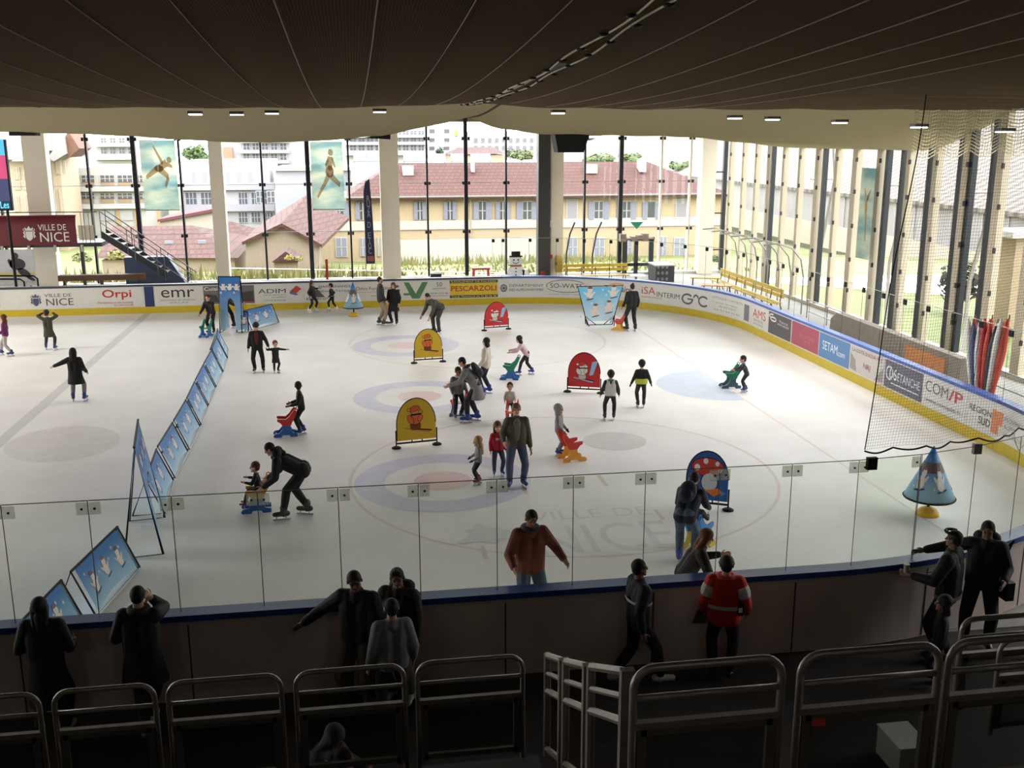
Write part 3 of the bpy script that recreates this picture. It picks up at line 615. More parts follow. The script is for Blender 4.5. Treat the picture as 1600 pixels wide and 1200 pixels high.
gl=['guard rail cut off by the picture edge below the long-haired spectator','guard rail in front of the spectator on the phone, lower stand row','guard rail left of the kneeling spectators, lower stand row','guard rail over the kneeling spectators, lower stand row','guard rail next to the stair rails, lower stand row']
for (u,v),lab in zip(px,gl):
    ya=1077-.066*(u-85);yb=1077-.066*(v-85)
    a=G(u,ya,2.3);b=G(v,yb,2.3);guard((a.x,-3.95,0),(b.x,-3.95,0),1.25,2.3,lab,'lower row of guard rails',.024)
px=[(988,1223),(1253,1475),(1492,1735)]
gl=['guard rail beside the stair, upper stand row','guard rail with a small red sticker, upper stand row','guard rail at the picture corner, upper stand row']
for (u,v),lab in zip(px,gl):
    a=G(u,1040-.06*(u-988),3.8);b=G(v,1040-.06*(v-988),3.8);guard((a.x,-6.95,0),(b.x,-6.95,0),2.72,3.8,lab,'upper row of guard rails',.026,sticker='sticker' in lab)
# stair rails stepping up towards the upper row
def stair_rail(y0,y1,zt0,zt1,lab):
    x=1.62;t=thing('stair_rail',lab,'stair rail',(x,y0,zt0-1.05),0,'aluminium stair rails')
    P=lambda y,z:(x,y,z+ (zt0+(zt1-zt0)*(y-y0)/(y1-y0)) )
    fl_=MB()
    fl_.cyl(P(y0,0),P(y0,-1.05),.035);fl_.build('post',rail,t,world=True)
    MB().span((x-.045,y1-.03,zt1-1.05),(x+.045,y1+.03,zt1)).build('post',rail,t,world=True)
    for k,z in enumerate((-.02,-.2,-.38)): MB().tube([P(y0,z),P(y1,z)],.03 if k!=1 else .022,6).build('rail',rail,t,world=True)
    MB().tube([P(y0,-.98),P(y1,-.98)],.03,6).build('rail',rail,t,world=True)
    MB().quad(P(y0-.04,-.42),P(y1+.05,-.42),P(y1+.05,-.95),P(y0-.04,-.95)).build('panel',smoke,t,world=True)
stair_rail(-4.02,-4.75,2.34,2.68,'stair rail section lowest on the stair, by the lower guard rails')
stair_rail(-4.83,-5.65,2.72,3.12,'middle stair rail section between two wide posts')
stair_rail(-5.72,-6.7,3.16,3.66,'stair rail section topmost, by the upper guard rails')
for i,(u,lab) in enumerate(((1505,'pale guard rail behind the corner one, below the two men by the curved boards'),)):
    a=G(1505,968,2.3);b=G(1690,962,2.3);guard((a.x,a.y,0),(b.x,a.y,0),1.25,2.3,lab,None,.028)
    a=G(1530,975,2.25);guard((a.x,a.y-.35,0),(a.x+1.0,a.y-.35,0),1.25,2.25,'second pale guard rail, half hidden in front of the one below the two men',None,.024)
t=thing('storage_box','white box standing behind the guard rail with the red sticker','box',G(1408,1192,-.02))
MB().box((0,0,.17),(.36,.5,.34)).build('carton',mat((222,218,210),.6),t);MB().box((0,0,.35),(.38,.52,.02)).build('lid',WHT,t)
# ================================================================ BOARDS AND CONES ON THE ICE
def fig_bear(m0,f,cx,cz,k,pal):
    """simple cut-out animal on skis: flat patches of colour with an outline"""
    hat,coat,leg,ski,face=pal;e=lambda mi,a,b,ra,rb,rot=0,o=0:(m0.ell(f,cx+a*k,cz+b*k,(ra+.02)*k,(rb+.02)*k,0,o,rot=rot),m0.ell(f,cx+a*k,cz+b*k,ra*k,rb*k,mi,o+.001,rot=rot))
    m0.poly([(cx-.5*k,cz-.36*k),(cx+.66*k,cz-.62*k),(cx+.7*k,cz-.54*k),(cx-.5*k,cz-.30*k)],f,4,.001)
    m0.poly([(cx-.2*k,cz-.4*k),(cx+.74*k,cz-.54*k),(cx+.78*k,cz-.48*k),(cx-.2*k,cz-.34*k)],f,0,.001)
    e(3,-.05,-.24,.16,.2,0,.002);e(3,.12,-.26,.13,.16,0,.002)
    e(2,.02,.06,.26,.24,0,.004);e(2,-.2,.04,.12,.22,.5,.006);e(2,.24,.1,.1,.16,-.4,.006)
    e(5,.05,.42,.22,.17,0,.008);e(5,.25,.38,.1,.07,0,.01);e(1,-.02,.54,.24,.12,.3,.012);e(5,-.27,.5,.07,.07,0,.014)
    m0.poly([(cx-.2*k,cz+.22*k),(cx+.3*k,cz+.26*k),(cx+.3*k,cz+.32*k),(cx-.2*k,cz+.3*k)],f,0,.016)
def arch_board(px0,px1,pyb0,pyb1,pytop,rgb,lab,draw):
    a=G(px0,pyb0);b=G(px1,pyb1);c=(a+b)/2;d=b-a;w=d.length;rz=math.atan2(d.y,d.x);h=ztop(c.x,c.y,pytop)
    t=thing('arch_board',lab,'board',c,rz);bw=w*.84/2;z0=.17;sh=h-z0-bw*1.02
    pts=[(-bw,z0),(bw,z0),(bw,z0+sh*.75)]+[(bw*math.cos(q)*1.0,z0+sh*.75+(h-z0-sh*.75)*math.sin(q)) for q in fr(0,PI,18)[1:]]
    pp=[(x,0.012,z) for x,z in pts];p=MB().prism(pp,(0,-.024,0)).build('panel',mat(rgb,.45,var=.03),t)
    k=[(x,-.001,z) for x,z in pts[2:]+[pts[0]]]
    MB().tube(k,.014,5).build('rim',BLK,t)
    m=MB();f=lambda u,v,o=0:Vector((u,-.0135-o*.3,v));draw(m,f,bw,z0,h)
    m.build('picture',[BLK]+[mat(c_,.5,var=.02) for c_ in DRAWPAL[draw.__name__]],t)
    MB().box((0,0,.11),(w*.9,.03,.035)).cyl((-w*.1,0,.11),(-w*.1,0,.18),.014).cyl((w*.12,0,.11),(w*.12,0,.18),.014).build('crossbar',BLK,t)
    for s in(-1,1):
        MB().lathe([(.11,0),(.11,.02),(.07,.045),(.02,.05)],(s*w*.44,0,0)).build('foot',BLK,t)
        MB().cyl((s*w*.44,0,.03),(s*w*.44,0,.42),.016).build('post',BLK,t)
    return t
DRAWPAL={'d_bear':[(214,96,44),(216,104,46),(124,60,30),(205,120,60),(222,150,60)],'d_white':[(206,52,48),(226,222,214),(206,200,190),(150,190,220),(236,232,226)],'d_cap':[(204,60,50),(240,238,232),(214,220,224),(232,120,40),(90,150,200)]}
def d_bear(m,f,bw,z0,h): fig_bear(m,f,-.03,z0+(h-z0)*.47,(h-z0)*.52,(1,2,3,4,5))
def d_white(m,f,bw,z0,h):
    fig_bear(m,f,-.14*bw,z0+(h-z0)*.42,(h-z0)*.47,(1,2,3,4,5))
    m.poly([(bw*.32,z0+(h-z0)*.34),(bw*.56,z0+(h-z0)*.36),(bw*.86,z0+(h-z0)*.78),(bw*.5,z0+(h-z0)*.74)],f,4,.02)
def d_cap(m,f,bw,z0,h):
    H=h-z0;m.ell(f,0,z0+H*.68,bw*.8,H*.2,0,0,n=24);m.ell(f,0,z0+H*.68,bw*.76,H*.185,1,.002,n=24)
    for a,b,r in((-.5,.66,.14),(-.1,.8,.12),(.45,.76,.1),(.6,.62,.09)): m.ell(f,bw*a,z0+H*b,bw*r,bw*r*1.2,2,.004)
    m.ell(f,.1*bw,z0+H*.37,bw*.42,H*.2,0,.001);m.ell(f,.1*bw,z0+H*.37,bw*.38,H*.185,3,.003)
    m.poly([(bw*-.1,z0+H*.2),(bw*.5,z0+H*.26),(bw*.75,z0+H*.2),(bw*.35,z0+H*.08)],f,4,.006);m.poly([(bw*.6,z0+H*.22),(bw*.9,z0+H*.18),(bw*.7,z0+H*.1)],f,5,.004)
arch_board(615,687,701,694,622,(212,176,40),'bright yellow arched board with a skiing bear, nearer the middle of the rink',d_bear)
arch_board(644,695,568,565,514,(208,172,44),'smaller yellow arched board with the man leaning behind it',d_bear)
arch_board(754,797,517,514,472,(196,44,44),'red arched board by the ad boards',d_white)
arch_board(883,942,612,615,551,(190,40,40),'red arched board beside the boy in the white vest',d_white)
arch_board(1065,1142,790,798,705,(40,96,170),'blue arched board with a red spotted cap picture behind the bending mother',d_cap)
def snow_fig(m,f,cx,cz,k,o=0,mi=1):
    m.ell(f,cx,cz,.11*k,.13*k,mi,o);m.ell(f,cx+.02*k,cz+.17*k,.085*k,.085*k,mi,o+.002);m.ell(f,cx+.02*k,cz+.25*k,.08*k,.04*k,mi+1,o+.004)
    m.ell(f,cx-.12*k,cz+.05*k,.03*k,.09*k,mi,o+.001,rot=.8);m.ell(f,cx+.13*k,cz+.06*k,.03*k,.09*k,mi,o+.001,rot=-.8);m.ell(f,cx+.02*k,cz-.13*k,.14*k,.02*k,mi+2,o+.003,rot=.2)
def flake(m,f,cx,cz,k,o=0,mi=1):
    for i in range(3): 
        a=PI*i/3;m.poly([(cx+k*math.cos(a)-.12*k*math.sin(a),cz+k*math.sin(a)+.12*k*math.cos(a)),(cx-k*math.cos(a)-.12*k*math.sin(a),cz-k*math.sin(a)+.12*k*math.cos(a)),(cx-k*math.cos(a)+.12*k*math.sin(a),cz-k*math.sin(a)-.12*k*math.cos(a)),(cx+k*math.cos(a)+.12*k*math.sin(a),cz+k*math.sin(a)-.12*k*math.cos(a))],f,mi,o)
PRN=[mat((236,238,240),.6),mat((225,214,206),.6),mat((120,84,80),.6),mat((70,80,100),.6)]
def bluefab(k=0):
    # printed cloth: strong blue at the ridge fading to pale icy blue at the hem, as the print itself is
    key=('bluefab',k)
    if key in MC: return MC[key]
    m=bpy.data.materials.new('printed_cloth');m.use_nodes=True;nt=m.node_tree;b=nt.nodes['Principled BSDF'];b.inputs['Roughness'].default_value=.6
    tc=nt.nodes.new('ShaderNodeTexCoord');sp=nt.nodes.new('ShaderNodeSeparateXYZ');nt.links.new(tc.outputs['Generated'],sp.inputs[0])
    n=nt.nodes.new('ShaderNodeTexNoise');n.inputs['Scale'].default_value=3;nt.links.new(tc.outputs['Generated'],n.inputs['Vector'])
    a=nt.nodes.new('ShaderNodeMath');a.operation='MULTIPLY_ADD';a.inputs[1].default_value=.3;nt.links.new(n.outputs['Fac'],a.inputs[0]);nt.links.new(sp.outputs['Z'],a.inputs[2])
    r=nt.nodes.new('ShaderNodeValToRGB');e=r.color_ramp.elements;e[0].position=.15;e[1].position=1.0
    e[0].color=(*lin((158,194,214) if k==0 else (206,226,236)),1);e[1].color=(*lin((30,110,180) if k==0 else (110,190,228)),1)
    nt.links.new(a.outputs[0],r.inputs['Fac']);nt.links.new(r.outputs['Color'],b.inputs['Base Color']);MC[key]=m;return m
def fence(a,b,wid,h,lab,grp,side=1,fig=2):
    """one A-frame section from a to b (its foot line on the cloth side)"""
    a=Vector((*a,0));b=Vector((*b,0));d=b-a;L=d.length;rz=math.atan2(d.y,d.x);t=thing('fence_section',lab,'fence section',a,rz,grp)
    g=.09;A0,A1=(g,0,.02),(L-g,0,.02);R0,R1=(g,wid*.5,h),(L-g,wid*.5,h);B0,B1=(g,wid,.02),(L-g,wid,.02);r=.021
    for P,Q,R in((A0,R0,B0),(A1,R1,B1)): MB().tube([P,R,Q],r,6,closed=True).build('end_frame',BLK,t)
    MB().cyl(A0,A1,r*.8,n=6).build('bottom_bar',mat((150,156,160),.4,.4),t);MB().cyl(R0,R1,r,n=6).build('ridge_bar',BLK,t)
    m=MB();nx,nz=8,6;H=Vector
    def f(u,v,o=0):
        sag=(.04+.10*math.sin(PI*u))*(1-v)
        q=H(A0).lerp(H(A1),.06+.88*u).lerp(H(R0).lerp(H(R1),.06+.88*u),v*(1-sag)+sag)
        nrm=H((0,-h,wid*.5)).normalized();return q+nrm*(.006+o-.05*math.sin(PI*u)*math.sin(PI*v)*.4)
    m.v=[f(i/nx,j/nz) for j in range(nz+1) for i in range(nx+1)]
    for j in range(nz):
        for i in range(nx): m.f.append((j*(nx+1)+i,j*(nx+1)+i+1,(j+1)*(nx+1)+i+1,(j+1)*(nx+1)+i));m.m.append(0)
    m.build('cloth',bluefab(),t,smooth=True)
    m=MB();F=lambda u,v,o=0:f(u/L,v/.8,o+.006)
    for q in range(fig): snow_fig(m,F,L*((.3+.38*q) if fig==2 else (.2+.3*q)),.33+.05*(q%2),.9,mi=1)
    for q in range(7): flake(m,F,L*(.1+.13*q),.62-.2*((q*37)%5)/5,.035,mi=0)
    m.build('print',PRN,t)
    m=MB();m.add([A1,R1,B1],[(0,1,2)]);m.build('end_cloth',mat((150,172,184),.6),t)
    return t
ys_=[22.6,20.95,18.93,16.93,14.82,12.86,10.76,8.72,6.58];xs_=[-4.33,-4.15,-4.06,-4.03,-3.97,-3.9,-3.88,-3.88,-3.72]
fl_=['blue A-frame fence section next to the far blue arch','blue A-frame fence section second from the far blue arch','blue A-frame fence section third from the far blue arch','blue A-frame fence section fourth from the far blue arch','blue A-frame fence section fourth from the tall gate, mid-chain','blue A-frame fence section third from the tall gate','blue A-frame fence section second from the tall gate','blue A-frame fence section touching the tall gate']
for i in range(8):
    fence((xs_[i+1],ys_[i+1]),(xs_[i],ys_[i]),-.62 if False else .58,.72,fl_[i],'blue fence sections down the ice')
fence(G(147,970)[:2],G(222,885)[:2],.62,.74,'blue A-frame fence section with three snowy figures, before the tall gate','blue fence sections down the ice',fig=3)
a=G(147,970);fence((a.x-.25,a.y-1.75),(a.x-.03,a.y-.1),.62,.74,'blue A-frame fence section at the boards, behind the two dark spectators','blue fence sections down the ice')
def gate(a,b,dep,h,lab,op=.5,rot=0):
    a=Vector((*a,0));b=Vector((*b,0));d=b-a;L=d.length;t=thing('fence_gate',lab,'gate',a,math.atan2(d.y,d.x));r=.022
    for x in(0,L): MB().tube([(x,-dep/2,.02),(x,0,h),(x,dep/2,.02)],r,6,closed=True).build('end_frame',BLK,t)
    MB().cyl((0,0,h),(L,0,h),r,n=6).build('top_bar',BLK,t)
    for s in(-1,1): 
        y=lambda z:-(dep/2)*(1-z/h)*s
        n=16;ar=[(L*.5-L*op/2*math.cos(q),(h*.42)+(h*.2)*math.sin(q)) for q in fr(0,PI,n)]
        pts=[(.03,.12),(.03,h-.02),(L-.03,h-.02),(L-.03,.12),(ar[-1][0],.12)]+ar[::-1]+[(ar[0][0],.12)]
        m=MB();m.add([(u,y(v)-.004*s,v) for u,v in pts],[tuple(range(len(pts)))]);m.build('cloth',bluefab(),t)
        m=MB();F=lambda u,v,o=0:Vector((u,y(v)-(.012+o)*s,v))
        for q in range(3): snow_fig(m,F,L*(.2+.3*q),h*.8,.7,mi=1)
        for q in range(5): flake(m,F,L*(.1+.2*q),h*(.72+.05*(q%3)),.05,mi=0)
        m.build('print',PRN,t)
    return t
gate((-3.72,4.6),(-4.0,6.4),.62,1.95,'tall blue gate in the fence, seen edge-on near the spectators',.55)
gate(G(347,519)[:2],G(381,519)[:2],.5,2.05,'far blue arch at the end of the fence with a person passing behind',.45)
fence(G(366,520)[:2],G(392,519)[:2],.6,.72,'small A-frame fence section with a grey end, right of the far blue arch',None)
a=G(391,517);fence((a.x,a.y),(a.x+1.0,a.y+1.6),.6,.72,'angled blue A-frame fence section farthest along, by the boards',None)
# trapezoid banner
a=G(917,508);b=G(957,508);c=(a+b)/2;t=thing('trapezoid_banner','light blue trapezoid banner in a black frame by the curved boards','banner',c,.0)
dp=math.hypot(c.x,c.y-CY);wpx=lambda p:p/FPX*((Vector((c.x,c.y,1))-Vector(_C)).dot(Vector(_F)));hh=ztop(c.x,c.y,447)
wb,wt=wpx(40)/2,wpx(72)/2
fr_=[(-wb,0,.02),(-wt,0,hh),(wt,0,hh),(wb,0,.02)]
MB().tube(fr_,.022,6,closed=True).build('frame',BLK,t);wy=.35
for s in(-1,1): MB().tube([(s*wb,-.3,.02),(s*(wb+(wt-wb)*.22),0,hh*.22),(s*wb,.3,.02)],.018,6).build('foot',BLK,t);MB().tube([(s*wb*.3,0,.02),(s*(wb+.1),0,hh*.25)],.015,5).build('brace',BLK,t)
m=MB();m.quad((-wb*.95-.02,-.01,.16),(wb*.95+.02,-.01,.16),(wt*.98,-.01,hh-.03),(-wt*.98,-.01,hh-.03));m.build('cloth',bluefab(1),t)
m=MB();F=lambda u,v,o=0:Vector((u,-.016-o,v))
for x,z in((-.42,1.15),(.5,1.2),(-.2,.5),(.32,.62)): snow_fig(m,F,x,z,1.15,mi=1)
for q in range(12): flake(m,F,-.75+.14*q,.35+((q*53)%11)/11*1.1,.05,mi=0)
m.build('print',PRN,t)
# cones
def cone(px,py,pt,lab,w):
    c=G(px,py);h=ztop(c.x,c.y,pt);t=thing('cone_tree',lab,'cone',c,0)
    MB().lathe([(.21,0),(.2,.06),(.15,.12),(.06,.16),(.03,.165)]).build('base',mat((222,168,40),.45),t,smooth=True)
    MB().cyl((0,0,.15),(0,0,.5),.025).build('pole',BLK,t)
    n=28;z0=.36;m=MB();m.lathe([(w,z0),(w*.5,(z0+h)/2),(.012,h)],(0,0,0),n);m.build('cloth',bluefab(),t,smooth=True)
    MB().tube([(w*math.cos(a),w*math.sin(a),z0) for a in fr(0,2*PI,28)[:-1]],.018,5,closed=True).build('hem',BLK,t)
    zc=h-.38;MB().lathe([((h-zc+.09)/(h-z0)*w+.008,zc-.09),((h-zc-.09)/(h-z0)*w+.008,zc+.09)]).build('patch',mat((96,84,86),.6),t)
    m=MB()
    for a0 in(-1.57,-2.75,-.5,.8):
        def F(u,v,o=0):
            r=(h-v)/(h-z0)*w+.008+o;return Vector((r*math.cos(a0+u/.45),r*math.sin(a0+u/.45),v))
        snow_fig(m,F,.02,z0+.35,1.0,mi=1)
        for q in range(4): flake(m,F,-.15+.1*q,z0+.25+.17*q,.025,mi=0)
    m.build('print',PRN,t)
cone(1449,804,697,'blue cone on a yellow base seen through the glass below the net',.46)
cone(553,494,441,'blue cone on a yellow base by the ad boards',.40)
# skating aids: two flat animal-shaped side plates on runners, joined by a seat
def aid(px,py,deg,up,lo,lab,s=1.,seat=None,xy=None):
    s*=.82
    c=Vector((*xy,0)) if xy else G(px,py);t=thing('skating_aid',lab,'skating aid',c,-math.radians(deg))
    for sx in(-1,1):
        x=sx*.2*s-.02
        P=lambda L:[(x,y*s,z*s) for y,z in L]
        MB().prism(P([(-.34,0),(-.14,0),(-.1,.06),(.1,.06),(.14,0),(.36,0),(.38,.05),(.33,.11),(.2,.13),(.1,.24),(.08,.36),(-.14,.36),(-.14,.26),(-.2,.13),(-.34,.1)]),(.04,0,0)).build('base_plate',mat(lo,.4,var=.03),t)
        MB().prism(P([(-.16,.36),(.09,.36),(.16,.46),(.24,.5),(.25,.58),(.16,.58),(-.02,.56),(-.14,.66),(-.22,.78),(-.30,.84),(-.36,.78),(-.3,.62),(-.2,.46)]),(.04,0,0)).build('upper_plate',mat(up,.4,var=.03),t)
        MB().tube([(x+.02+.0,(-.315+.05*math.cos(a))*s,(.83+.06*math.sin(a))*s) for a in fr(0,2*PI,10)[:-1]],.016*s,5,closed=True).build('handle',mat(up,.4,var=.03),t)
    MB().box((0,0,.44*s),(.4*s,.24*s,.03*s)).build('seat',mat(seat or up,.5),t)
    MB().cyl((-.2*s,.3*s,.06*s),(.2*s,.3*s,.06*s),.022*s).build('axle',mat(lo,.4,var=.03),t)
    return t
RD,YL,BL,GN=(206,56,44),(214,168,48),(44,104,176),(44,134,106)
aid(447,680,265,RD,BL,'skating aid with red top and blue runners, pushed by the boy in black',.95,(180,140,50))
aid(402,797,265,YL,BL,'skating aid with yellow top and blue runners, carrying a child',.95)
aid(717,648,205,RD,(110,120,135),'red skating aid with grey runners before the boy in the grey jumper',.9,(150,150,150))
aid(797,592,285,GN,BL,'skating aid with green side and blue runners, pushed by the girl in pink',.95,RD)
aid(800,662,195,(226,84,56),(226,84,56),'orange-red skating aid held by the small child in white',.8)
aid(893,718,80,RD,(218,150,44),'red and amber skating aid beside the child in a grey hood',.95)
aid(1141,605,275,(30,116,92),(60,86,96),'green skating aid pushed by the boy in the crease',.95,(200,205,200))
aid(0,0,50,(60,130,196),(206,176,60),'blue and yellow skating aid in front of the bending mother',.95,xy=(5.75,3.55))
aid(967,516,300,(196,66,60),(214,170,70),'red and yellow skating aid beside the trapezoid banner',.85)
aid(322,526,200,GN,BL,'green and blue skating aid before the far blue arch',.85)
# ================================================================ BEHIND THE BOARDS
Yb=36.0
# viewing platform with stair
t=thing('gantry','steel gantry with a burgundy town banner and a stair down','gantry',W(60,440,Yb))
tl=W(-60,338,Yb);br=W(122,386,Yb)
MB().span((tl.x,Yb+.1,br.z),(br.x+1.0,Yb+2.2,br.z+.18)).build('deck',mat((60,60,64),.5,.3),t,world=True)
for px in (-40,3,45,86,128):
    p=W(px,388,Yb);MB().span((p.x-.05,Yb-.02,p.z-.15),(p.x+.05,Yb+.1,p.z+.15)).build('bracket',mat((190,186,180),.5),t,world=True)
for px in (-30,118): p=W(px,388,Yb);MB().span((p.x-.07,Yb+1.0,0),(p.x+.07,Yb+1.15,p.z)).build('post',mat((70,70,72),.5,.3),t,world=True)
p0=W(-60,333,Yb);p1=W(152,331,Yb)
MB().tube([p0,p1],.025,6).build('hand_rail',mat((110,110,112),.4,.5),t,world=True)
b=MB()
for px in(125,130,137,144): q=W(px,331,Yb);b.cyl(q,(q.x,q.y,br.z+.18),.015,n=5)
b.build('baluster',mat((120,120,120),.5),t,world=True)
a0=W(122,352,Yb+.05);a1=W(148,375,Yb+.05);MB().span((a0.x,Yb,a1.z),(a1.x,Yb+.06,a0.z)).build('side_panel',mat((196,186,166),.5),t,world=True)
s0=W(158,372,Yb);s1=W(262,436,Yb)
b=MB();e=Vector((0,0,.34))
for yy in(0,1.0): b.prism([s0+Vector((0,yy,0)),s1+Vector((0,yy,0)),s1+Vector((0,yy,0))+e,s0+Vector((0,yy,0))+e],(0,.06,0))
b.build('stringer',mat((52,54,58),.5,.3),t,world=True)
for k in range(9):
    q=s0.lerp(s1,(k+.5)/9);MB().span((q.x-.17,Yb+.02,q.z+.2),(q.x+.17,Yb+1.02,q.z+.24)).build('tread',mat((206,204,198),.5),t,world=True)
h0=W(155,330,Yb);h1=W(302,430,Yb)
for yy in(0,1.05):
    o=Vector((0,yy,0));MB().tube([h0+o,h1+o],.024,6).build('hand_rail',mat((96,98,100),.4,.5),t,world=True)
    MB().tube([h0+o-Vector((0,0,.5)),h1+o-Vector((0,0,.5))],.018,6).build('mid_rail',mat((96,98,100),.4,.5),t,world=True)
    for u in(0,.28,.36,.6,.68,.93): q=h0.lerp(h1,u)+o;MB().cyl(q,q-Vector((0,0,1.15)),.02,n=6).build('baluster',mat((90,92,94),.4,.5),t,world=True)
f=lambda u,v,w=0:Vector((tl.x+u,Yb-.03-w,br.z+.1+v));w_=br.x-tl.x;h_=tl.z-br.z-.1
t2=thing('town_banner','burgundy banner with white crest and capitals on the gantry','banner',f(w_/2,0))
m=MB();
for i in range(8):
    q0,q1=PI/2*i/8,PI/2*(i+1)/8;g=lambda u,q:Vector((tl.x+u,Yb-.05-.0+.28*(1-math.cos(q)),br.z+.1+h_*.55+h_*.45*math.sin(q)))
    m.quad(g(0,q0),g(w_,q0),g(w_,q1),g(0,q1))
m.quad(f(0,0),f(w_,0),f(w_,h_*.55),f(0,h_*.55));m.build('banner_sheet',mat((104,28,40),.5,var=.05),t2,world=True)
u0=W(38,340,Yb).x-tl.x;u1=W(58,340,Yb).x-tl.x;u2=W(104,340,Yb).x-tl.x;f2=lambda u,v,w=0:f(u,v,w+.03)
L(t2,'crest',(226,220,214),lambda m:crest(m,f2,(u0+u1)/2-.12,h_*.16,h_*.5));L(t2,'lettering',(232,226,220),lambda m:(m.text('VILLE DE',f2,u1,h_*.5,u2-u1-.05,h_*.2),m.text('NICE',f2,u1+.05,h_*.12,u2-u1,h_*.32)))
# dark wedge panel below the stair
a=W(194,402,Yb+.8);b_=W(290,437,Yb+.8);t=thing('stair_box','dark blue-grey panel box under the gantry stair','box',((a.x+b_.x)/2,Yb+.8,0))
MB().prism([(a.x,Yb+.7,0),(b_.x,Yb+.7,0),(b_.x,Yb+.7,a.z*.25),(W(262,402,Yb+.8).x,Yb+.7,a.z),(a.x,Yb+.7,a.z)],(0,.6,0)).build('panel',mat((66,76,100),.5),t,world=True)
m=MB();[m.ell(lambda u,v,w=0:Vector((a.x+u,Yb+.69-w,v)),.3+.35*k,a.z*.75,.07,.08) for k in range(4)];m.build('emblem',mat((40,70,130),.5),t,world=True)
def simple(px0,py0,px1,py1,Y,dep,name,lab,cat,rgb,floor=False,**k):
    a=W(px0,py0,Y);b=W(px1,py1,Y);b.z=0 if floor else b.z;return tag(MB().span((a.x,Y,b.z),(b.x,Y+dep,a.z)).build(name,mat(rgb,**k)),lab,cat)
t=thing('plank_bench','long brown plank bench below the gantry','bench',W(158,440,35.2));a=W(90,431,35.2);b_=W(226,437,35.2)
MB().span((a.x,35.2,b_.z),(b_.x,35.6,a.z)).build('seat',mat((92,64,44),.6),t,world=True)
for px in(100,158,216): p=W(px,436,35.3);MB().span((p.x-.05,35.25,0),(p.x+.05,35.5,p.z)).build('leg',mat((60,50,44),.6),t,world=True)
# screen
a=W(-60,218,33.5);b_=W(18,329,33.5);t=thing('video_screen','lit video screen at the picture edge above the gantry','screen',((a.x+b_.x)/2,33.5,b_.z))
MB().span((a.x,33.5,b_.z),(b_.x+.05,33.7,a.z)).build('casing',BLK,t,world=True)
F=lambda u,v,o=0:Vector((a.x+u,33.49-o,b_.z+v));ww,hh2=b_.x-a.x,a.z-b_.z
for nm_,c_,r_ in(('screen_sky',(70,160,220),(0,.78,1,1)),('screen_picture',(170,60,100),(0,.45,1,.78)),('screen_picture',(46,52,86),(0,.14,1,.45)),('screen_bar',(10,30,60),(0,0.02,1,.14))):
    MB().poly([(r_[0]*ww,r_[1]*hh2),(r_[2]*ww,r_[1]*hh2),(r_[2]*ww,r_[3]*hh2),(r_[0]*ww,r_[3]*hh2)],F).build(nm_,emit(c_,.8),t,world=True)
MB().text('Les',F,ww-.4,.1,.33,.28,w_off=.01).build('lettering',emit((90,220,240),1.),t,world=True)
p=W(12,332,33.6);MB().cyl((p.x,33.6,0),(p.x,33.6,p.z+.1),.06).build('post',BLK,t,world=True)
a=W(13,201,30);b_=W(56,212,30);t=tag(MB().span((a.x,30,b_.z),(b_.x,30.6,a.z)).build('ceiling_box',BLK),'black box fixed under the pale sheet above the video screen','box')
# hockey poster and rail
a=W(-30,391,35.4);b_=W(58,446,35.4);t=thing('hockey_poster','pale poster of a crouching ice hockey player under the gantry','poster',((a.x+b_.x)/2,35.4,b_.z))
MB().span((a.x,35.4,b_.z),(b_.x,35.44,a.z)).build('poster_sheet',mat((196,196,198),.6),t,world=True);F=lambda u,v,o=0:Vector((a.x+u,35.39-o,b_.z+v));k=a.z-b_.z;u=W(28,420,35.4).x-a.x
m=MB();m.ell(F,u-.05,k*.83,.13,.14);m.ell(F,u,k*.6,.34,.26);m.ell(F,u+.25,k*.36,.3,.16,rot=-.6);m.ell(F,u-.25,k*.62,.1,.22,rot=.5);m.ell(F,u+.5,k*.2,.2,.07,rot=-.5);m.build('player_print',mat((58,52,60),.6),t,world=True)
MB().poly([(0,k*.3),(b_.x-a.x,k*.3),(b_.x-a.x,k*.38),(0,k*.38)],F,off=-.004).build('yellow_band',mat((206,196,120),.6),t,world=True)
m=MB();[m.span((x,35.42,0),(x+.06,35.48,b_.z+.1)) for x in(a.x+.2,b_.x-.3)];m.build('post',BLK,t,world=True)
t=thing('tube_rail','black tube rail before the hockey poster','rail',W(25,446,34.6))
for px,py in((58,431),(37,436)):
    a=W(-40,py,34.6);b_=W(px,py,34.6);MB().tube([a,b_-Vector((.15,0,0)),b_-Vector((0,0,.12)),(b_.x,b_.y,0)],.04,6).build('tube',BLK,t,world=True)
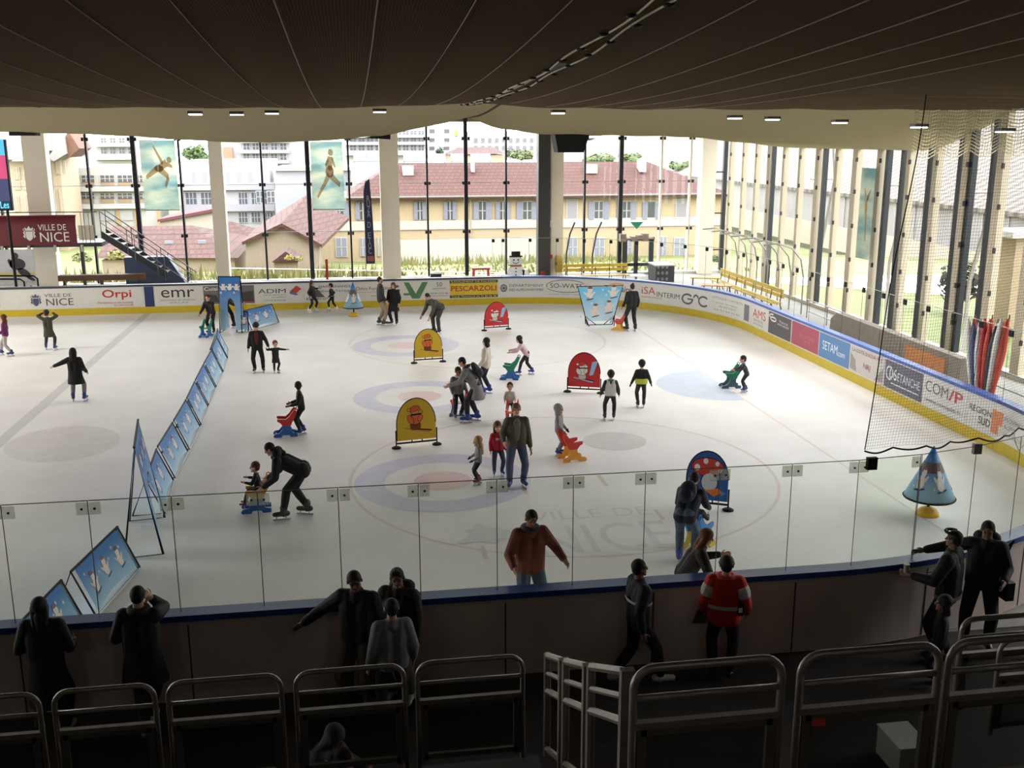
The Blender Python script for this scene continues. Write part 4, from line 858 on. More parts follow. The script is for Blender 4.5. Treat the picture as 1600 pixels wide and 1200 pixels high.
# printed film banners on the far windows
def film(px0,py0,px1,py1,Y,lab,fig,X=None):
    a=W(px0,py0,Y);b=W(px1,py1,Y);t=thing('window_banner',lab,'banner',((a.x+b.x)/2,Y,b.z));w,h=b.x-a.x,a.z-b.z
    F=lambda u,v,o=0:Vector((a.x+u,Y-o,b.z+v));FILM=mesh_film
    MB().span((a.x,Y,b.z),(b.x,Y+.01,a.z)).build('film_sheet',mesh_film(),t,world=True)
    m=MB();fig(m,lambda u,v,o=0:F(u*w,v*h,.01+o));m.build('figure_print',[glass((.62,.45,.30),.0,diff=.45,dcol=(.62,.40,.24)),glass((.45,.33,.24),.0,diff=.5,dcol=(.4,.26,.2))],t,world=True)
    MB().cyl((a.x,Y,b.z),(b.x,Y,b.z),.025,n=6).build('bottom_bar',mat((140,140,136),.5),t,world=True)
def mesh_film():
    if 'film' in MC: return MC['film']
    m=bpy.data.materials.new('printed_film');m.use_nodes=True;nt=m.node_tree;nt.nodes.clear();o=nt.nodes.new('ShaderNodeOutputMaterial')
    tc=nt.nodes.new('ShaderNodeTexCoord');n=nt.nodes.new('ShaderNodeTexNoise');n.inputs['Scale'].default_value=.6;n.inputs['Detail'].default_value=3
    mp=nt.nodes.new('ShaderNodeMapping');mp.inputs['Rotation'].default_value=(0,.6,0);mp.inputs['Scale'].default_value=(1,1,3);nt.links.new(tc.outputs['Object'],mp.inputs['Vector']);nt.links.new(mp.outputs[0],n.inputs['Vector'])
    r=nt.nodes.new('ShaderNodeValToRGB');e=r.color_ramp.elements;e[0].position=.35;e[0].color=(.29,.38,.38,1);e[1].position=.65;e[1].color=(.56,.55,.46,1)
    nt.links.new(n.outputs['Fac'],r.inputs['Fac']);t=nt.nodes.new('ShaderNodeBsdfTranslucent');d=nt.nodes.new('ShaderNodeBsdfTransparent')
    x=nt.nodes.new('ShaderNodeMixShader');x.inputs['Fac'].default_value=.35;nt.links.new(r.outputs['Color'],t.inputs['Color']);nt.links.new(r.outputs['Color'],d.inputs['Color'])
    nt.links.new(t.outputs[0],x.inputs[1]);nt.links.new(d.outputs[0],x.inputs[2]);nt.links.new(x.outputs[0],o.inputs['Surface']);MC['film']=m;return m
def capf(m,f,a,b,r1,r2,mi=0,o=0):
    a=np.array(a);b=np.array(b);d=b-a;d/=np.hypot(*d)+1e-9;n=np.array([-d[1],d[0]])
    m.poly([tuple(a+n*r1),tuple(a-n*r1),tuple(b-n*r2),tuple(b+n*r2)],f,mi,o)
def fig_skater(m,f):
    m.ell(f,.8,.72,.07,.045);capf(m,f,(.72,.68),(.5,.6),.06,.05);capf(m,f,(.62,.66),(.38,.92),.035,.02,0,.002);capf(m,f,(.72,.66),(.88,.62),.035,.02)
    m.ell(f,.5,.6,.13,.05,1,.003);capf(m,f,(.5,.6),(.75,.48),.06,.04);capf(m,f,(.75,.48),(.65,.34),.04,.03);capf(m,f,(.45,.6),(.12,.47),.05,.03)
def fig_runner(m,f):
    m.ell(f,.62,.84,.08,.05);capf(m,f,(.6,.78),(.58,.58),.08,.07);capf(m,f,(.55,.74),(.45,.64),.035,.03,1);m.ell(f,.57,.56,.13,.09,1,.002);capf(m,f,(.55,.52),(.4,.38),.06,.04);capf(m,f,(.4,.38),(.16,.18),.04,.025);capf(m,f,(.6,.5),(.88,.36),.06,.035);capf(m,f,(.66,.76),(.74,.62),.03,.02)
def fig_diver(m,f):
    capf(m,f,(.5,.66),(.55,.5),.09,.08);capf(m,f,(.55,.66),(.78,.76),.04,.02);capf(m,f,(.45,.68),(.35,.78),.04,.02);m.ell(f,.6,.68,.06,.03);capf(m,f,(.56,.5),(.62,.2),.06,.03)
film(217,219,281,328,YF-.5,'pale film banner of a leaping athlete on the window left of the cream column',fig_skater)
film(484,221,539,327,YF-.5,'pale film banner of a running athlete on the window behind the navy flag',fig_runner)
p=WX(1347,262,XE-.7);q=WX(1362,408,XE-.7);q2=WX(1366,300,XE-.7)
t=thing('window_banner','narrow film banner with an orange diver between the end window posts','banner',(XE-.7,(p.y+q2.y)/2,q.z));ya,yb_=p.y,q2.y
MB().span((XE-.7,yb_,q.z),(XE-.69,ya,p.z)).build('film_sheet',mesh_film(),t,world=True)
m=MB();fig_diver(m,lambda u,v,o=0:Vector((XE-.71-o,ya+(yb_-ya)*u,q.z+(p.z-q.z)*v)));m.build('figure_print',[glass((.62,.45,.30),.0,diff=.45,dcol=(.62,.40,.24))],t,world=True)
# loudspeaker
a=W(867,209,29);b_=W(921,238,29);t=thing('loudspeaker','big black loudspeaker hanging under the pale sheet','loudspeaker',((a.x+b_.x)/2,29,b_.z));w=b_.x-a.x;h=a.z-b_.z
MB().prism([(a.x+.04*w,29,a.z+.5),(a.x,29,a.z),(a.x+.1*w,29,b_.z),(b_.x-.16*w,29,b_.z),(b_.x,29,a.z),(b_.x-.04*w,29,a.z+.5)],(0,.9,0)).build('cabinet',BLK,t,world=True)
MB().span((a.x+.16*w,28.98,b_.z+.06),(b_.x-.22*w,29.01,a.z-.03)).build('grille',mat((14,14,15),.8),t,world=True)
MB().cyl((a.x+w/2,29.4,a.z+.4),(a.x+w/2,29.4,9),.03).build('hanger',BLK,t,world=True)
for px,py,lab in((1163,206,'thin black bracket under the pale sheet by the end windows'),(590,214,'thin black bracket under the pale sheet by the tall column')):
    a=W(px-22,py+1,28.5);b_=W(px+20,py-1,28.5);m=MB();m.prism([(a.x,28.5,a.z),(b_.x,28.5,b_.z-.12),(b_.x,28.5,b_.z+.1)],(0,.3,0));tag(m.build('wedge_bracket',BLK),lab,'bracket')
# feather flag
a=W(573,436,38.2);t=thing('feather_flag','navy feather flag with pale lettering by the tall column','flag',(a.x,38.2,0));zt_=W(577,280,38.2).z;zb_=W(577,412,38.2).z;wf=W(584,412,38.2).x-W(570,412,38.2).x
MB().tube([(a.x,38.2,0),(a.x,38.2,zt_-.5),(a.x+wf*.25,38.2,zt_-.08),(a.x+wf*.7,38.2,zt_)],.018,5).build('pole',mat((90,90,92),.4,.4),t,world=True)
m=MB();n=14;lft=[(0.01,v) for v in fr(0,.86,n)]+[(wf*.25,.97),(wf*.7,1.0)];rt=[(wf*(1.0-.35*v*v),v) for v in fr(0,.93,n)]
pts=lft+rt[::-1];Z=lambda v:zb_+(zt_-zb_)*v;m.prism([(a.x+u,38.19,Z(v)) for u,v in pts],(0,.012,0));m.build('cloth',mat((38,42,72),.6),t,world=True)
m=MB()
for k,ch in enumerate('COTE D AZUR'):
    if ch!=' ': m.text(ch,lambda u,v,o=0:Vector((a.x+wf*.3+u,38.18,Z(.12+.062*k)+v)),0,0,wf*.35,.28)
m.build('lettering',mat((150,152,165),.6),t,world=True)
MB().poly([(wf*.15,.03),(wf*.9,.03),(wf*.9,.09),(wf*.15,.09)],lambda u,v,o=0:Vector((a.x+u,38.18,Z(v)))).build('band',mat((150,80,70),.6),t,world=True)
# small things
t=thing('red_post','red square post standing before the windows left of the navy flag','post',W(511,438,36));a=W(508,405,36);b_=W(513.5,438,36)
MB().span((a.x,36,0),(b_.x,36.1,a.z)).build('post',mat((170,44,36),.5),t,world=True);MB().box((a.x+.07,36.05,.02),(.4,.3,.05)).build('base',BLK,t,world=True)
t=thing('stool','red plastic stool behind the boards before the windows','stool',W(752,434,35));a=W(738,419,35);b_=W(766,425,35)
MB().span((a.x,35,a.z-.09),(b_.x,35.4,a.z)).build('seat',mat((196,60,58),.45),t,world=True)
for sx in(a.x+.05,b_.x-.12):
    for y in(35.02,35.32): MB().prism([(sx,y,a.z-.05),(sx+.08,y,a.z-.05),(sx+(.12 if sx>a.x+.1 else .04),y,0),(sx+(.04 if sx>a.x+.1 else -.04),y,0)],(0,.06,0)).build('leg',mat((190,56,54),.45),t,world=True)
simple(673,428,690,434,35,.3,'equipment_case','small black case on the floor left of the red stool','case',(40,40,44),floor=True)
# snowman cut-out
a=W(796,393,32.6);b_=W(819,434,32.6);t=thing('snowman_cutout','white snowman cut-out with black hat behind the boards','cut-out',((a.x+b_.x)/2,32.6,0));cx=W(806,400,32.6).x;k=(a.z-b_.z)
F=lambda u,v,o=0:Vector((cx+u,32.6-o,b_.z+v))
m=MB();c0=[(.32*math.cos(q),k*.27+.42*math.sin(q)) for q in fr(-2.2,5.2-PI,1)]
pts=[(-.36,0),(.36,0),(.4,k*.3),(.24,k*.45),(.3,k*.62),(.2,k*.8),(-.2,k*.8),(-.3,k*.62),(-.24,k*.45),(-.4,k*.3)]
m.prism([F(u,v) for u,v in pts],(0,.03,0));m.build('body',mat((222,222,224),.6),t,world=True)
m=MB();m.poly([(-.3,k*.78),(.3,k*.78),(.3,k*.84),(.2,k*.84),(.2,k*1.0),(-.2,k*1.0),(-.2,k*.84),(-.3,k*.84)],F,off=.005);m.build('hat',BLK,t,world=True)
m=MB();m.ell(F,-.09,k*.68,.035,.04,off=.01);m.ell(F,.1,k*.68,.035,.04,off=.01);[m.ell(F,0,k*(.12+.12*q),.035,.035,off=.01) for q in range(3)];m.ring(F,0,k*.62,.14,.1,.03,off=.01,a0=PI,a1=2*PI);m.build('face_marks',BLK,t,world=True)
MB().poly([(-.25,k*.42),(.25,k*.42),(.28,k*.5),(-.28,k*.5)],F,off=.008).build('scarf',mat((150,96,70),.6),t,world=True)
m=MB();m.span((cx-.3,32.6,0),(cx-.2,32.66,b_.z+.05)).span((cx+.2,32.6,0),(cx+.3,32.66,b_.z+.05));m.prism([F(.3,k*.3),F(.5,k*.3),F(.75,.02),F(.3,.02)],(0,.05,0));m.build('stand',WHT,t,world=True)
simple(858,398,863,404,YF-.8,.06,'alarm_box','small red alarm box on the pale column','alarm box',(190,60,50))
simple(857,344,864,355,YF-.8,.06,'switch_box','small white box on the pale column above the alarm box','box',(220,216,208))
simple(846,424,852,431,38.3,.2,'fire_extinguisher','small red extinguisher at the foot of the dark column','extinguisher',(150,36,36),floor=True)
# yellow hose reel
a=W(873,412,38.2);r=(W(872,400,38.5).z-W(872,424,38.5).z)/2;t=thing('hose_reel','gold coiled hose reel on the pale column','hose reel',a)
m=MB();[m.tube([(.07*(k-1.5),r*.9*math.cos(q)*.9,r*math.sin(q)) for q in fr(0,2*PI,16)[:-1]],.06,6,closed=True) for k in range(4)];m.build('hose',mat((176,146,60),.5),t);MB().cyl((-.16,0,0),(.2,0,0),.08).build('hub',BLK,t)
for o in t.children: pass
# door in the far wall
Yd=YF-.45;t=thing('entrance_door','dark framed glass door in the window wall with a green sign above','door',W(995,440,Yd));a=W(973,371,Yd);b_=W(1021,437,Yd)
for x0,x1 in((973,980),(991,997),(1014,1021)): MB().span((W(x0,400,Yd).x,Yd,0),(W(x1,400,Yd).x,Yd+.12,a.z)).build('stile',mat((44,46,50),.5),t,world=True)
for y0,y1 in((371,376),(411,416),(434,437)): MB().span((a.x,Yd,W(990,y1,Yd).z),(b_.x,Yd+.12,W(990,y0,Yd).z)).build('crossbar',mat((44,46,50),.5),t,world=True)
MB().quad((a.x,Yd+.05,0),(b_.x,Yd+.05,0),(b_.x,Yd+.05,a.z),(a.x,Yd+.05,a.z)).build('pane',winpane,t,world=True)
a=W(985,347,Yd-.3);b_=W(1005,358,Yd-.3);tag(MB().prism([(a.x,Yd-.3,a.z),(b_.x,Yd-.3,a.z),((a.x+b_.x)/2,Yd-.3,b_.z)],(0,.05,0)).build('hanging_sign',mat((40,128,92),.5)),'green downward triangle sign above the door','sign')
p=W(995,358,Yd-.27);a=W(970,366,Yd-.3);b_=W(1022,377,Yd-.3)
m=MB();
for k in range(6): 
    u=k/5;x0=a.x+(b_.x-a.x)*k/6;m.span((x0,Yd-.3,b_.z+.1*(k%2)),(x0+(b_.x-a.x)/6,Yd+.1,a.z-.07*((k*3)%4)))
tag(m.build('driftwood_beam',mat((132,116,104),.8,var=.2)),'ragged grey-brown beam across the top of the door','beam')
# high table at the door, dark locker
t=thing('round_table','small white round table before the door','table',W(994,445,35.5));a=W(980,430,35.5);b_=W(1008,435,35.5);r=(b_.x-a.x)/2
MB().lathe([(r,-.03),(r,0)],(a.x+r,35.5,a.z),24).build('tabletop',WHT,t,world=True);MB().cyl((a.x+r,35.5,0),(a.x+r,35.5,a.z),.05).build('pedestal',mat((120,120,122),.4,.4),t,world=True);MB().lathe([(r*.6,0),(r*.5,.04)],(a.x+r,35.5,0),20).build('base',mat((120,120,122),.4,.4),t,world=True)
a=W(1025,416,36);b_=W(1053,446,36);t=thing('locker','black locker with a pale top beside the door','locker',((a.x+b_.x)/2,36,0))
MB().span((a.x,36,0),(b_.x,37.3,a.z)).build('body',mat((48,48,52),.5),t,world=True);MB().span((a.x-.03,35.97,a.z),(b_.x+.03,37.33,a.z+.06)).build('top',mat((190,186,180),.5),t,world=True)
m=MB();[m.ell(lambda u,v,o=0:Vector((a.x+.12+u,35.985,.15+v)),(k%3)*.22,(k//3)*.3,.07,.09) for k in range(9)];m.build('sticker_patch',mat((120,118,120),.6),t,world=True)
# yellow slatted benches with ribbed shelters
def bench(P0,P1,lab,n,flip=1):
    P0=Vector((*P0,0));P1=Vector((*P1,0));d=P1-P0;Lb=d.length;t=thing('slat_bench',lab,'bench',P0,math.atan2(d.y,d.x));Y_=mat((206,174,58),.45)
    for k,(y,z) in enumerate(((-.05,.47),(-.22,.47),(-.39,.47))): MB().box((Lb/2,y*flip,z),(Lb,.14,.04)).build('seat_slat',Y_,t)
    for z in(.72,.92): MB().box((Lb/2,.06*flip,z),(Lb,.04,.15)).build('back_slat',Y_,t)
    for k in range(n):
        x=.2+(Lb-.4)*k/(n-1);MB().tube([(x,-.4*flip,0),(x,-.38*flip,.44),(x,0,.44),(x,.08*flip,1.0)],.025,6).cyl((x,0,.44),(x,.15*flip,0),.025).build('leg_frame',mat((90,84,74),.5),t)
    return t
a=W(880,438,35.8);b_=W(980,442,35.8);bench((a.x,35.8),(b_.x,35.8),'yellow slatted bench before the windows left of the door',5)
t=thing('shelter_frame','two curved dark posts of the shelter over the left yellow bench','frame',W(905,440,36.3))
for px in(888,929): p=W(px,436,36.2);MB().tube([(p.x-.05,36.6,0),(p.x-.05,36.5,1.4),(p.x+.05,36.2,2.4),(p.x+.15,35.6,3.0)],.04,6).build('rib',mat((70,70,72),.5,.3),t,world=True)
q0=WX(1124,425,16.9);q1=WX(1222,462,16.9);bench((16.9,q0.y),(16.9,q1.y),'long yellow slatted bench in the corner by the end windows',8,1)
t=thing('bench_shelter','curved clear shelter on steel ribs over the corner yellow bench','shelter',(17.2,(q0.y+q1.y)/2,0))
arc=[(17.75,0),(17.75,1.5),(17.6,2.2),(17.2,2.65),(16.6,2.85),(16.0,2.8)]
for k in range(7): y=q0.y+(q1.y-q0.y)*k/6;MB().tube([(x,y,z) for x,z in arc],.03,6).build('rib',mat((150,146,140),.4,.4),t,world=True)
m=MB()
for (x0,z0),(x1,z1) in zip(arc[1:],arc[2:]): m.quad((x0,q0.y,z0),(x0,q1.y,z0),(x1,q1.y,z1),(x1,q0.y,z1))
m.build('cover',glass((.86,.85,.82),.03,diff=.12,dcol=(.8,.76,.68)),t,world=True)
for k,(px,py,lab) in enumerate(((1102,433,'light wood table end by the corner, nearer the door'),(1120,445,'light wood table beside the corner bench'))):
    p=G(px,py,.78);t=thing('wooden_table',lab,'table',(p.x,p.y,0),-.35);MB().box((0,0,.77),(1.3,.75,.04)).build('tabletop',mat((206,158,100),.5,var=.08),t)
    for sx in(-.55,.55):
        for sy in(-.3,.3): MB().cyl((sx,sy,0),(sx,sy,.75),.025).build('leg',mat((90,90,92),.4,.4),t)
# handrail and ramp along the end wall
p0=WX(1262,468,17.6);p1=WX(1620,600,17.6)
t=thing('handrail','grey tube handrail along the ramp below the end windows','handrail',(17.6,(p0.y+p1.y)/2,0))
for dz in(0,-.45): MB().tube([p0+Vector((0,0,dz)),p1+Vector((0,0,dz))],.025,6).build('rail',mat((150,150,148),.4,.5),t,world=True)
for k in range(9): q=p0.lerp(p1,k/8);MB().cyl(q,(q.x,q.y,0),.02,n=6).build('baluster',mat((130,130,128),.4,.5),t,world=True)
y0=WX(1300,500,16.6).y;y1=WX(1505,580,16.6).y
t=thing('ramp_wall','grey ramp parapet with a worn orange stretch behind the boards','ramp',(16.6,(y0+y1)/2,0))
zA=WX(1310,496,16.6).z;zB=WX(1505,560,16.6).z
MB().prism([(16.5,y0,0),(16.5,y1,0),(16.5,y1,max(.75,zB)),(16.5,y0-.5,max(1.,zA)),(16.5,y0-.1,max(.9,zA)-.15)],(.3,0,0)).build('parapet',mat((136,126,116),.8,var=.1),t,world=True)
ya=WX(1415,545,16.49).y;yb_=WX(1478,560,16.49).y;MB().span((16.47,yb_,.15),(16.5,ya,.8)).build('orange_panel',mat((190,126,76),.7,var=.1),t,world=True)
# furled flags leaning in a stand
c=WX(1540,612,15.3);t=thing('flag_stand','grey stand holding furled flags behind the boards','stand',(15.3,c.y,0));MB().lathe([(.35,0),(.35,.1),(.12,.14),(.12,.5),(.1,.5)]).build('base',mat((110,110,108),.5),t)
cols_=[((190,52,48),(226,220,214),'red and white'),((222,222,224),(70,80,120),'white and navy'),((60,64,84),(210,206,204),'dark navy'),((200,60,50),(180,48,44),'plain red'),((232,230,226),(196,70,60),'white with a red streak'),((150,150,156),(60,60,70),'grey'),((206,80,60),(230,226,220),'orange-red')]
for k,(c1,c2,nm_) in enumerate(cols_):
    lab='furled %s flag on a pole in the flag stand'%nm_
    px=1522+9*k;tp=WX(px+2,492+6*(k%3),15.3);bt=Vector((15.3,c.y+.2-.07*k,.1));t=thing('furled_flag',lab,'flag',bt,0,'furled flags in the stand')
    MB().cyl(bt,tp,.016,n=6).build('pole',mat((96,90,84),.5),t,world=True)
    m=MB();d=tp-bt;N=8
    for s_,mi in((0,0),(1,1)):
        pts=[];
        for j in range(N+1):
            v=j/N;w=(.05+.13*math.sin(PI*min(1,v*1.1))*(1.15-v))*(1 if s_==0 else .8);q=bt+d*(.96-.78*v);pts.append((q+Vector((-.05*s_-.03,0,0)),w))
        rings=[];n=8
        for q,w in pts: rings+=[q+Vector((w*.6*math.cos(2*PI*i/n)-.04*s_,w*math.sin(2*PI*i/n)*(1 if i%2 else .65)+(.1*s_),0)) for i in range(n)]
        fs=[(j*n+i,j*n+(i+1)%n,(j+1)*n+(i+1)%n,(j+1)*n+i) for j in range(N) for i in range(n)]+[tuple(range(N*n,N*n+n))];m.add(rings,fs,mi)
    m.build('cloth',[mat(c1,.7),mat(c2,.7)],t,world=True,smooth=True)
# ================================================================ PEOPLE
def remesh(mb,vox,it=3,f=.5):
    me=bpy.data.meshes.new('tmp');me.from_pydata([tuple(p) for p in mb.v],[],mb.f);me.update()
    o=bpy.data.objects.new('tmp',me);COL.objects.link(o)
    r=o.modifiers.new('r','REMESH');r.mode='VOXEL';r.voxel_size=vox;r.adaptivity=0
    if it: s=o.modifiers.new('s','SMOOTH');s.iterations=it;s.factor=f
    dg=bpy.context.evaluated_depsgraph_get();ev=o.evaluated_get(dg);m2=bpy.data.meshes.new_from_object(ev)
    bpy.data.objects.remove(o);bpy.data.meshes.remove(me)
    return m2
def part(mb,name,m,t,vox,it=3):
    me=remesh(mb,vox,it);me.name=name;me.materials.clear();me.materials.append(m)
    me.polygons.foreach_set('use_smooth',[True]*len(me.polygons))
    o=bpy.data.objects.new(name,me);COL.objects.link(o);o.parent=t;return o
def ik(a,b,l1,l2,pole):
    d=b-a;D=min(d.length,(l1+l2)*.995);d=d.normalized() if d.length>1e-6 else Vector((0,0,-1));b=a+d*D
    x=(l1*l1-l2*l2+D*D)/(2*D);h=math.sqrt(max(0,l1*l1-x*x));p=pole-d*pole.dot(d);p.normalize()
    return a+d*x+p*h,b
def person(lab,feet,deg,H,top,legs,shoe,hair,skin=(196,150,124),lean=0,side=0,L=None,R=None,fl=None,fr_=None,hy=0,hp=None,crouch=0,glove=None,sit=None,z0=0.,extra=None,bag=None,fat=1.,xy=None,baggy=1.):
    c=Vector((*xy,z0)) if xy is not None else G(*feet,z0)
    skate=shoe[0]=='skate';lift=.085 if skate else .03
    if H<0:  # given as the head-top pixel row
        H=ztop(c.x,c.y,-H)-z0-(lift-.03)
    t=thing('person',lab,'person',c,-math.radians(deg))
    dist=(c-Vector(_C)).length;vox=max(.0055,min(.011,dist*.00034));vc=max(.011,min(.016,dist*.0006))
    hh=(.19+.026*H);Hb=(H-hh)/.865
    V=Vector;X=V((1,0,0))
    la,sa=math.radians(lean),math.radians(side)
    up=V((math.sin(sa),math.sin(la)*math.cos(sa),math.cos(la)*math.cos(sa)));fw=V((0,math.cos(la),-math.sin(la)))
    hz=(sit if sit is not None else .515*Hb+lift-.03-crouch*Hb)
    back=-.12*math.sin(la)*Hb if sit is None else 0
    hip=V((0,back,hz));chest=hip+up*.2*Hb;neck=hip+up*.315*Hb;sh0=hip+up*.285*Hb
    if hp is None: hp=lean*.35
    ph=math.radians(hp);hup=V((math.sin(sa)*.5,math.sin(ph),math.cos(ph))).normalized()
    hc=neck+hup*(.03*Hb+hh*.5)+V((0,math.sin(ph)*.0,0))
    yw=math.radians(-hy);hf=V((0,math.cos(ph),-math.sin(ph)));hx=hup.cross(hf)*-1
    hx=hf.cross(hup).normalized();hf=(hf*math.cos(yw)-hx*math.sin(yw)).normalized();hf=(hf-hup*hf.dot(hup)).normalized();hx=hf.cross(hup).normalized()
    HR=Matrix((hx,hf,hup)).transposed()
    q=lambda a,b,d:hc+HR@V((a,b,d))*hh
    B=MB();T=MB();P=MB();S=MB();GL=MB();HA=MB();SK=MB()
    k=Hb
    # head, face, neck
    B.sph(hc+HR@V((0,-.03,.08))*hh,(.335*hh,.40*hh,.42*hh),16,12,R=HR)
    B.sph(q(0,.08,-.18),(.27*hh,.29*hh,.31*hh),14,10,R=HR)
    B.cap(q(0,.36,.02),q(0,.43,-.10),.045*hh,.065*hh);B.sph(q(0,.30,-.40),(.12*hh,.1*hh,.08*hh),10,8,R=HR)
    B.cap(q(-.1,.345,-.25),q(.1,.345,-.25),.035*hh);B.cap(q(-.2,.31,.1),q(.2,.31,.1),.05*hh)
    for s in(-1,1): B.sph(q(s*.36,-.02,-.04),(.05*hh,.09*hh,.14*hh),8,6,R=HR)
    B.cap(neck-up*.02*k,q(0,-.06,-.3),.036*k,.034*k)
    # torso
    coat=top[0];inf=top[2] if len(top)>2 else 1.
    for s in(-1,1):
        B.cap(hip+X*s*.04*k,chest+X*s*.05*k,.066*k,.066*k);B.cap(chest+X*s*.045*k,sh0+X*s*.045*k-up*.02*k,.062*k,.036*k)
        f_=fat*inf
        T.cap(hip+X*s*.045*k-up*.01*k,chest+X*s*.046*k,.074*k*f_,.076*k*f_,12);T.cap(chest+X*s*.046*k,sh0+X*s*.055*k-up*.012*k,.076*k*f_,.054*k*f_,12)
    B.cap(sh0-X*.085*k-up*.012*k,sh0+X*.085*k-up*.012*k,.03*k);T.cap(sh0-X*.085*k-up*.008*k,sh0+X*.085*k-up*.008*k,.048*k*f_);T.cap(sh0,neck-up*.005*k,.062*k,.047*k)
    arms=[]
    for s,hd in((-1,L),(1,R)):
        sh=sh0+X*s*.1*k-up*.01*k;hd=hd or (.035,.04,-.315)
        tgt=sh+V((s*hd[0],hd[1],hd[2]))*k
        pole=V((s*1.,-.1,.1)) if len(hd)>3 else V((s*.35,-1.,-.35)) if hd[2]<.05 else V((s*1.,-.1,.1)) if hd[0]>.085 else V((s*.35,.2,-1))
        el,wr=ik(sh,tgt,.172*k,.152*k,pole);arms.append((sh,el,wr,s))
        B.cap(sh,el,.034*k,.027*k);B.cap(el,wr,.026*k,.017*k)
        sf=1.1*inf
        T.cap(sh,el,.047*k*sf,.037*k*sf);
        if coat!='tee': T.cap(el,el.lerp(wr,.93),.037*k*sf,.028*k*sf)
        d=(wr-el).normalized();n=(V((-s,0.25,0))-d*d.dot(V((-s,.25,0)))).normalized();l=d.cross(n).normalized()
        if l.dot(V((0,1,.3)))<0: l=-l
        M=GL if glove else B;g=1.25 if glove else 1.
        pc=wr+d*.035*k;RR=Matrix((d,l,n)).transposed();M.sph(pc,(.036*k*g,.025*k*g,.014*k*g),10,8,R=RR)
        rf=max(.0052*k*g,vox*.8)
        for i,(o,ln) in enumerate(((-1.5,.036),(-.5,.043),(.5,.046),(1.5,.042))):
            a=wr+d*.062*k+l*o*.0125*k;b=a+(d+l*o*.05).normalized()*ln*.55*k;e=b+(d*.75+n*.66)*ln*.5*k
            M.cap(a,b,rf,rf*.95,6);M.cap(b,e,rf*.95,rf*.8,6)
        a=wr+d*.025*k+l*.02*k;b=a+(d*.6+l*.8)*.024*k+n*.006*k;M.cap(a,b,rf*1.15,rf,6);M.cap(b,b+(d*.9+l*.25+n*.3)*.022*k,rf,rf*.8,6)
        B.cap(wr-d*.02*k,wr+d*.03*k,.016*k,.018*k)
    # legs
    for s,ft in((-1,fl),(1,fr_)):
        hj=hip+X*s*.052*k-V((0,0,.01*k));ft=ft or (.065,0.,0.)
        an=V((s*ft[0]*k,ft[1]*k,lift+.045*k+ft[2]*k))
        kn,an=ik(hj,an,.247*k,.236*k,V((s*.12+(.15*s if len(ft)<5 else ft[4]),1,.1)))
        B.cap(hj,kn,.05*k,.034*k);B.cap(kn,kn.lerp(an,.3),.034*k,.036*k);B.cap(kn.lerp(an,.3),an,.036*k,.022*k)
        b_=baggy;P.cap(hip+X*s*.04*k+V((0,0,.02*k)),hj,.074*k,.066*k);P.cap(hj,kn,.062*k*b_,.046*k*b_);P.cap(kn,kn.lerp(an,.4),.046*k*b_,.045*k*b_);P.cap(kn.lerp(an,.4),an-V((0,0,-.01*k)),.045*k*b_,.034*k*b_*b_)
        fy=math.radians(ft[3] if len(ft)>3 else 12)*s;fd=V((math.sin(fy),math.cos(fy),0));tilt=ft[2]
        z_=an.z-.045*k;base=V((an.x,an.y,0))
        hl=base-fd*.035*k;to=base+fd*.095*k
        B.cap(V((hl.x,hl.y,z_+.018*k)),V((to.x,to.y,z_+.014*k)),.018*k,.014*k);B.cap(an,V((hl.x,hl.y,z_+.02*k)),.024*k,.02*k)
        sw=1.18 if skate else 1.15
        S.cap(V((hl.x,hl.y,z_+.022*k)),V((to.x,to.y,z_+.018*k)),.025*k*sw,.021*k*sw);S.cap(V((an.x,an.y,z_+.02*k)),an+V((0,0,.04*k if skate else .0)),.030*k*sw,.034*k*sw if skate else .027*k)
        if skate:
            a=V((hl.x,hl.y,0))-fd*.03*k;b=V((to.x,to.y,0))+fd*.02*k;zz=max(.0,z_-lift+.0);w=V((-fd.y,fd.x,0))*.006
            zt=z_+.0
            for p_ in(a.lerp(b,.25),a.lerp(b,.78)): SK.cyl((p_.x,p_.y,zz+.02),(p_.x,p_.y,zt),.016,n=6)
            SK.add([V((a.x,a.y,zz+.0))-w,V((b.x,b.y,zz+.004))-w,V((b.x,b.y,zz+.035))-w,V((a.x,a.y,zz+.035))-w,V((a.x,a.y,zz))+w,V((b.x,b.y,zz+.004))+w,V((b.x,b.y,zz+.035))+w,V((a.x,a.y,zz+.035))+w],[(0,1,2,3),(7,6,5,4),(0,4,5,1),(2,6,7,3),(1,5,6,2),(0,3,7,4)])
    if coat in('coat','long'):
        n=20;vs=[];hem=.2*k if coat=='coat' else .30*k
        for a,rx,ry,off in((-.06*k,.112,.082,0),(.04*k,.122,.092,0),(hem*.6,.136,.106,.01),(hem,.146,.116,.015)):
            c0=hip-up*a*.3-V((0,0,a*.7)) if a>0 else hip-up*a
            vs+=[c0+V((rx*k*inf*math.cos(2*PI*i/n),(ry*math.sin(2*PI*i/n)+off)*k*inf,0)) for i in range(n)]
        T.add(vs,[(j*n+i,j*n+(i+1)%n,(j+1)*n+(i+1)%n,(j+1)*n+i) for j in range(3) for i in range(n)]+[tuple(range(n))[::-1],tuple(range(3*n,4*n))])
    part(B,'body',mat(skin,.55,var=.04,scale=20),t,vox,2)
    part(T,'jacket' if coat!='sweater' else 'sweater',mat(top[1],.8,var=.12,scale=14,bump=.25),t,vc)
    part(P,'trousers',mat(legs,.8,var=.12,scale=14,bump=.2),t,vc)
    # shoes: two separate meshes
    vs=np.array([tuple(p) for p in S.v])
    half=len(S.v)//2
